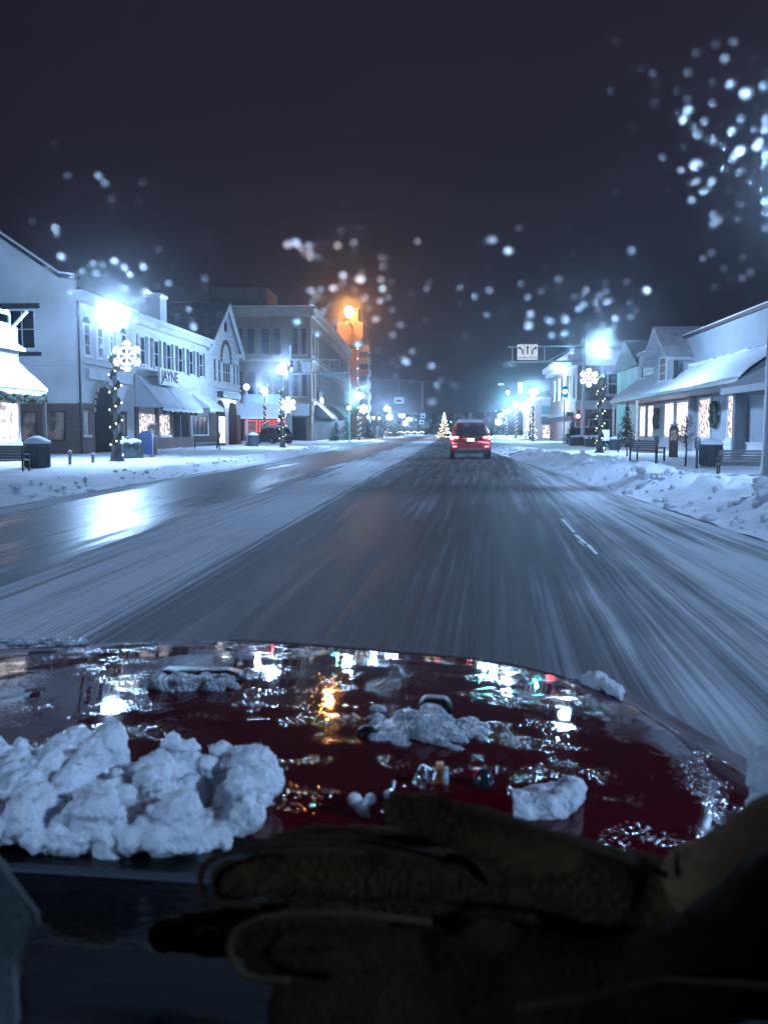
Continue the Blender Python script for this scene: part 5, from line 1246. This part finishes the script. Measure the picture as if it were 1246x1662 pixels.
# ------------------------------------------------------------------ snow on the car
tex = bpy.data.textures.new('snow_grain', 'CLOUDS'); tex.noise_scale = .014; tex.noise_depth = 3
tex3 = bpy.data.textures.new('snow_fine', 'CLOUDS'); tex3.noise_scale = .005; tex3.noise_depth = 4
tex4 = bpy.data.textures.new('creases', 'CLOUDS'); tex4.noise_scale = .03; tex4.noise_type = 'HARD_NOISE'
tex2 = bpy.data.textures.new('felt_grain', 'CLOUDS'); tex2.noise_scale = .006
M_clump, n, b, o_ = nodemat('clump_snow'); b.inputs['Base Color'].default_value = (.82, .85, .91, 1); b.inputs['Roughness'].default_value = .8
b.inputs['Subsurface Weight'].default_value = .35; b.inputs['Subsurface Radius'].default_value = (.01, .012, .015); b.inputs['Subsurface Scale'].default_value = .6
Z = n.nodes.new('ShaderNodeTexNoise'); Z.inputs['Scale'].default_value = 260; Z.inputs['Detail'].default_value = 5; tcn = n.nodes.new('ShaderNodeTexCoord'); n.links.new(tcn.outputs['Object'], Z.inputs['Vector'])
bpd = n.nodes.new('ShaderNodeBump'); bpd.inputs['Strength'].default_value = 1.0; bpd.inputs['Distance'].default_value = .004; n.links.new(Z.outputs['Fac'], bpd.inputs['Height']); n.links.new(bpd.outputs[0], b.inputs['Normal'])
M_slush = mat('icy_slush', (.70, .73, .80), .35, .3, 60, 1.0, 220)
def clump(name, label, blobs, vox=.0035, disp=.008, m_=None, cat='snow'):
    mb = MB()
    for (c_, r_, sq) in blobs: mb.ball(c_, r_, 10, sq)
    c0 = Vector(blobs[0][0]); t = mb.build(name, m_ or M_clump, None, True)
    t.data.transform(Matrix.Translation(-c0)); t.location = c0
    rmod = t.modifiers.new('fuse', 'REMESH'); rmod.mode = 'VOXEL'; rmod.voxel_size = vox; rmod.use_smooth_shade = True
    sm2 = t.modifiers.new('soft', 'SMOOTH'); sm2.factor = .5; sm2.iterations = 5
    d = t.modifiers.new('lumps', 'DISPLACE'); d.texture = tex; d.strength = disp; d.mid_level = .5; d.texture_coords = 'LOCAL'
    d = t.modifiers.new('grain', 'DISPLACE'); d.texture = tex3; d.strength = disp * .55; d.mid_level = .5; d.texture_coords = 'LOCAL'
    tag(t, label, cat); return t
def inside(poly, x, y):
    r = False; j = len(poly) - 1
    for i in range(len(poly)):
        xi, yi = poly[i]; xj, yj = poly[j]
        if (yi > y) != (yj > y) and x < (xj - xi) * (y - yi) / (yj - yi) + xi: r = not r
        j = i
    return r
rnd = random.Random(21); bl = []
poly = [(-60, 1250), (40, 1228), (80, 1238), (150, 1230), (200, 1252), (240, 1280), (290, 1256), (340, 1262), (400, 1252), (432, 1300), (425, 1345), (385, 1372), (350, 1392), (-60, 1392)]
while len(bl) < 460:
    u, v = rnd.uniform(-60, 440), rnd.uniform(1222, 1400)
    if not inside(poly, u, v) or (320 < u < 368 and 1318 < v < 1352): continue
    p = hood_hit(u, v, .0); up = rnd.random() * (.034 if v > 1262 else .02)
    if 300 < u < 380 and v > 1300: up *= .25
    r_ = rnd.choice((.004, .006, .009, .012, .016)) * rnd.uniform(.8, 1.1); bl.append((Vector((p.x, p.y, p.z + up)), r_, (1, 1, .9)))
clump('snow_clump', 'big billowy heap of snow on the bonnet at the lower left', bl, .0020, .010)
bl = [(lambda p: (Vector((p.x, p.y, p.z + rnd.random() * .012)), rnd.uniform(.006, .012), (1, 1, .9)))(hood_hit(rnd.uniform(225, 345), rnd.uniform(1335, 1375))) for _ in range(40)]
bl = [(b_[0] + Vector((0, -.03, .012)), b_[1], b_[2]) for b_ in bl]
clump('snow_clump', 'small bright mound of snow in front of the big heap', bl, .003, .008)
bl = []
for k in range(170):
    f = rnd.random(); u = 795 + 142 * f; v = 1316 - 10 * f + rnd.uniform(-10, 18); p = hood_hit(u, v); bl.append((Vector((p.x, p.y, p.z + rnd.random() * .012 + (.005 if f > .85 else 0))), rnd.uniform(.005, .010) * (.45 + .75 * f ** .5), (1, 1, .9)))
clump('snow_clump', 'long low roll of snow right of the bright bars', bl, .0028, .006)
p = hood_hit(588, 1325); q_ = lambda a, c_, r_: (Vector((p.x + a, p.y, p.z + c_)), r_, (1, .8, 1))
clump('snow_clump', 'little heart shaped lump of snow left of the glove thumb', [q_(-.006, .013, .0062), q_(.0065, .014, .005), q_(0, .007, .006), q_(.002, .001, .004)], .0014, .002)
bl = [(lambda p: (Vector((p.x, p.y, p.z + .003)), rnd.uniform(.004, .007), (1, 1, .9)))(hood_hit(rnd.uniform(622, 668), rnd.uniform(1292, 1305))) for _ in range(12)]
clump('snow_clump', 'small snow lump showing behind the glove thumb', bl, .002, .003)
bl = []
for k in range(190):
    u = rnd.gauss(695, 40); v = 1185 + rnd.gauss(0, 12); u = min(780, max(612, u)); p = hood_hit(u, v)
    up = max(0, .018 * (1 - abs(u - 692) / 45)) * rnd.random(); bl.append((Vector((p.x, p.y, p.z + up - .001)), rnd.uniform(.006, .0105), (1.2, 1, .7)))
clump('icy_slush', 'grey icy slush heaped against the black washer nozzle', bl, .0022, .005, M_slush)
bl = []
for k in range(110):
    u = rnd.uniform(250, 384); v = 1112 + rnd.uniform(-6, 8); p = hood_hit(u, v); bl.append((Vector((p.x, p.y - .008, p.z + rnd.random() * .013)), rnd.uniform(.005, .009), (1.2, 1, .7)))
clump('icy_slush', 'flat slab of icy slush near the front of the bonnet on the left', bl, .0028, .005, M_slush)
bl = []
for k in range(50):
    u = rnd.uniform(938, 998); p = hood_hit(u, 1108 + (u - 938) * .35 + rnd.uniform(-4, 4)); bl.append((Vector((p.x + .01, p.y + .015, p.z - .005 + .022 * rnd.random() * (1 - abs(u - 965) / 45))), rnd.uniform(.006, .011), (1, 1, .9)))
clump('snow_clump', 'snow lump on the front edge of the bonnet right of centre', bl, .003, .008)
bl = []
for k in range(80):
    u = rnd.uniform(-30, 135); p = hood_hit(u, 1043 + rnd.uniform(-3, 5)); bl.append((Vector((p.x, p.y + .0, p.z + rnd.random() * .004)), rnd.uniform(.005, .010), (1.6, 1, .6)))
clump('icy_slush', 'crust of ice along the front edge of the bonnet at far left', bl, .003, .006, M_slush)
bl = [(lambda p: (Vector((p.x, p.y, p.z + rnd.random() * .03)), rnd.uniform(.012, .02), (1, 1, 1)))(gy(1262 + rnd.uniform(-18, 20), 1325 + rnd.uniform(-25, 20), .62)) for _ in range(30)]
clump('snow_clump', 'snow packed against the right edge of the bonnet', bl, .003, .008)
# ------------------------------------------------------------------ gloves on the dashboard
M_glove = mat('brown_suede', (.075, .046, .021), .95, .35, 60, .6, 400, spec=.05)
M_cuff = mat('cuff_suede', (.17, .105, .052), .95, .4, 40, .6, 300, spec=.05)
M_seam = mat('glove_seam', (.048, .033, .018), .9, .3, 80, spec=.05)
def glove(label, chains, seams, cuff=(), group='pair of gloves', mg=None):
    mb = MB()
    for ch in chains:
        P_ = [gy(u, v, y) for (u, v, y, r_) in ch]; rr_ = [r_ * y / FPX for (u, v, y, r_) in ch]
        for i in range(len(P_) - 1):
            k = max(2, int((P_[i + 1] - P_[i]).length / (min(rr_[i], rr_[i + 1]) * .35)))
            for q in range(k + 1):
                f = q / k; mb.ball(P_[i].lerp(P_[i + 1], f), rr_[i] * (1 - f) + rr_[i + 1] * f, 14)
    c0 = gy(*chains[0][0][:3]); o = mb.build('glove', mg or M_glove, None, True); o.data.transform(Matrix.Translation(-c0)); o.location = c0
    rm = o.modifiers.new('fuse', 'REMESH'); rm.mode = 'VOXEL'; rm.voxel_size = .0022; rm.use_smooth_shade = True
    s_ = o.modifiers.new('soft', 'SMOOTH'); s_.factor = .5; s_.iterations = 6
    d = o.modifiers.new('felt', 'DISPLACE'); d.texture = tex2; d.strength = .0008; d.texture_coords = 'LOCAL'
    d = o.modifiers.new('creases', 'DISPLACE'); d.texture = tex4; d.strength = .0035; d.texture_coords = 'LOCAL'
    tag(o, label, 'glove', group)
    if cuff:
        mb = MB(); P_ = [gy(u, v, y) - c0 for (u, v, y, r_) in cuff]; rr_ = [r_ * y / FPX for (u, v, y, r_) in cuff]
        for i in range(len(P_) - 1):
            for q in range(9): mb.ball(P_[i].lerp(P_[i + 1], q / 8), rr_[i] * (1 - q / 8) + rr_[i + 1] * q / 8, 16)
        cf = mb.build('cuff', M_cuff, None, True); cf.parent = o
        rm = cf.modifiers.new('fuse', 'REMESH'); rm.mode = 'VOXEL'; rm.voxel_size = .0025; rm.use_smooth_shade = True
        s_ = cf.modifiers.new('soft', 'SMOOTH'); s_.factor = .5; s_.iterations = 8
        d = cf.modifiers.new('felt', 'DISPLACE'); d.texture = tex2; d.strength = .0015; d.texture_coords = 'LOCAL'
    for se in seams:
        mb = MB(); P_ = [gy(*s) - c0 for s in se]
        Q_ = []
        for i in range(len(P_) - 1):
            a_, b_, c_, d_ = P_[max(i - 1, 0)], P_[i], P_[i + 1], P_[min(i + 2, len(P_) - 1)]
            for k in range(6):
                f = k / 6; Q_.append(.5 * ((2 * b_) + (c_ - a_) * f + (2 * a_ - 5 * b_ + 4 * c_ - d_) * f * f + (3 * b_ - a_ - 3 * c_ + d_) * f ** 3))
        Q_.append(P_[-1])
        mb.tube(Q_, .0014, 6); s2_ = mb.build('seam', M_seam, None, True); s2_.parent = o
    return o
glove('brown suede glove lying on top, its thumb raised toward the bonnet', [
    [(900, 1450, .345, 70), (780, 1424, .342, 50), (600, 1418, .342, 46), (440, 1418, .344, 44), (372, 1428, .345, 38)],
    [(900, 1430, .375, 60), (740, 1385, .38, 42), (580, 1370, .382, 36), (450, 1378, .382, 33)],
    [(980, 1440, .335, 72), (860, 1388, .33, 56), (760, 1348, .326, 46), (690, 1322, .325, 40), (646, 1318, .324, 34)],
    [(900, 1490, .37, 55), (620, 1485, .375, 46), (380, 1500, .378, 40), (268, 1520, .38, 34)],
    [(900, 1510, .36, 50), (560, 1520, .365, 40), (400, 1525, .366, 34), (328, 1530, .366, 30)],
    [(900, 1460, .355, 85), (1010, 1452, .345, 78), (1090, 1460, .34, 62), (1150, 1450, .335, 72)]],
   [[(740, 1432, .322), (690, 1400, .324), (560, 1372, .326), (430, 1374, .328), (350, 1392, .331), (326, 1420, .333), (340, 1460, .333), (420, 1470, .33)],
    [(720, 1398, .335), (600, 1368, .342), (480, 1362, .346), (400, 1374, .35)],
    [(1080, 1420, .322), (960, 1376, .306), (830, 1335, .31), (740, 1305, .314)]],
   [(1130, 1440, .335, 66), (1200, 1436, .33, 92), (1290, 1415, .32, 125), (1400, 1400, .31, 155)])
glove('brown suede glove lying underneath, nearest the viewer, shade put into its colour', [
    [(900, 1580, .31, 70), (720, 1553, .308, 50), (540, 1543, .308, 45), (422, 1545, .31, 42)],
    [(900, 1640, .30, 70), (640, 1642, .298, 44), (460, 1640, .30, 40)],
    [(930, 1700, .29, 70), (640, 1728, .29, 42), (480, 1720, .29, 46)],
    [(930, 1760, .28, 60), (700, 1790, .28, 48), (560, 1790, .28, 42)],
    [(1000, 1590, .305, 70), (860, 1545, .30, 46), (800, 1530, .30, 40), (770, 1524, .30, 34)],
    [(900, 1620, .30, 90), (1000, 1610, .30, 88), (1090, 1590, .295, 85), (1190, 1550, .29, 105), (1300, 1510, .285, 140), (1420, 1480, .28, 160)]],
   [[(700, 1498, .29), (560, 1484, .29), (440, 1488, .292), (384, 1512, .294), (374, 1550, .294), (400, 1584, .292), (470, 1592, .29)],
    [(840, 1636, .262), (940, 1622, .255), (1060, 1598, .25), (1150, 1600, .245), (1280, 1606, .24)]], mg=mat('shaded_brown_suede', (.028, .018, .009), .95, .35, 60, .6, 400, spec=.05))  # lower glove's colour darkened for the shade of the glove above
mb = MB(); vs = []; k_ = 14; rnd = random.Random(9)
prof = [(-30, 1360), (8, 1400), (36, 1440), (62, 1478), (66, 1500), (48, 1530), (30, 1560), (36, 1600), (40, 1660), (10, 1720), (-40, 1720)]
for i in range(k_ + 1):
    a = i / k_
    for (u, v) in prof: vs.append(gy(u - 14 * a + 6 * math.sin(a * 9 + v * .02), v, .40 - .10 * a))
n_ = len(prof); mb.add(vs, [(i * n_ + j, i * n_ + j + 1, (i + 1) * n_ + j + 1, (i + 1) * n_ + j) for i in range(k_) for j in range(n_ - 1)])
mb.add([gy(u - 14, v, .30) for u, v in prof], [tuple(range(n_))]); o = mb.build('cloth', mat('pale_cloth', (.075, .088, .095), .95, .4, 20, .3, 200), None, True)
tag(o, 'pale folded cloth hanging at the left edge beside the dashboard', 'cloth')

# ------------------------------------------------------------------ air: light snow haze holds the glow of the lamps
mb = MB(); mb.box(-620, 620, -60, 445, -1.7, 520)
hz_ = mb.build('haze', bpy.data.materials.new('haze_air'), None); m = hz_.data.materials[0]; m.use_nodes = True
n = m.node_tree; n.nodes.remove(n.nodes['Principled BSDF']); pv = n.nodes.new('ShaderNodeVolumePrincipled')
pv.inputs['Color'].default_value = (.85, .92, 1, 1); pv.inputs['Density'].default_value = .00030; pv.inputs['Anisotropy'].default_value = .75
n.links.new(pv.outputs[0], n.nodes['Material Output'].inputs['Volume'])
hz_['kind'] = 'stuff'; hz_['label'] = 'thin snowy night haze along the street'; hz_['category'] = 'haze'
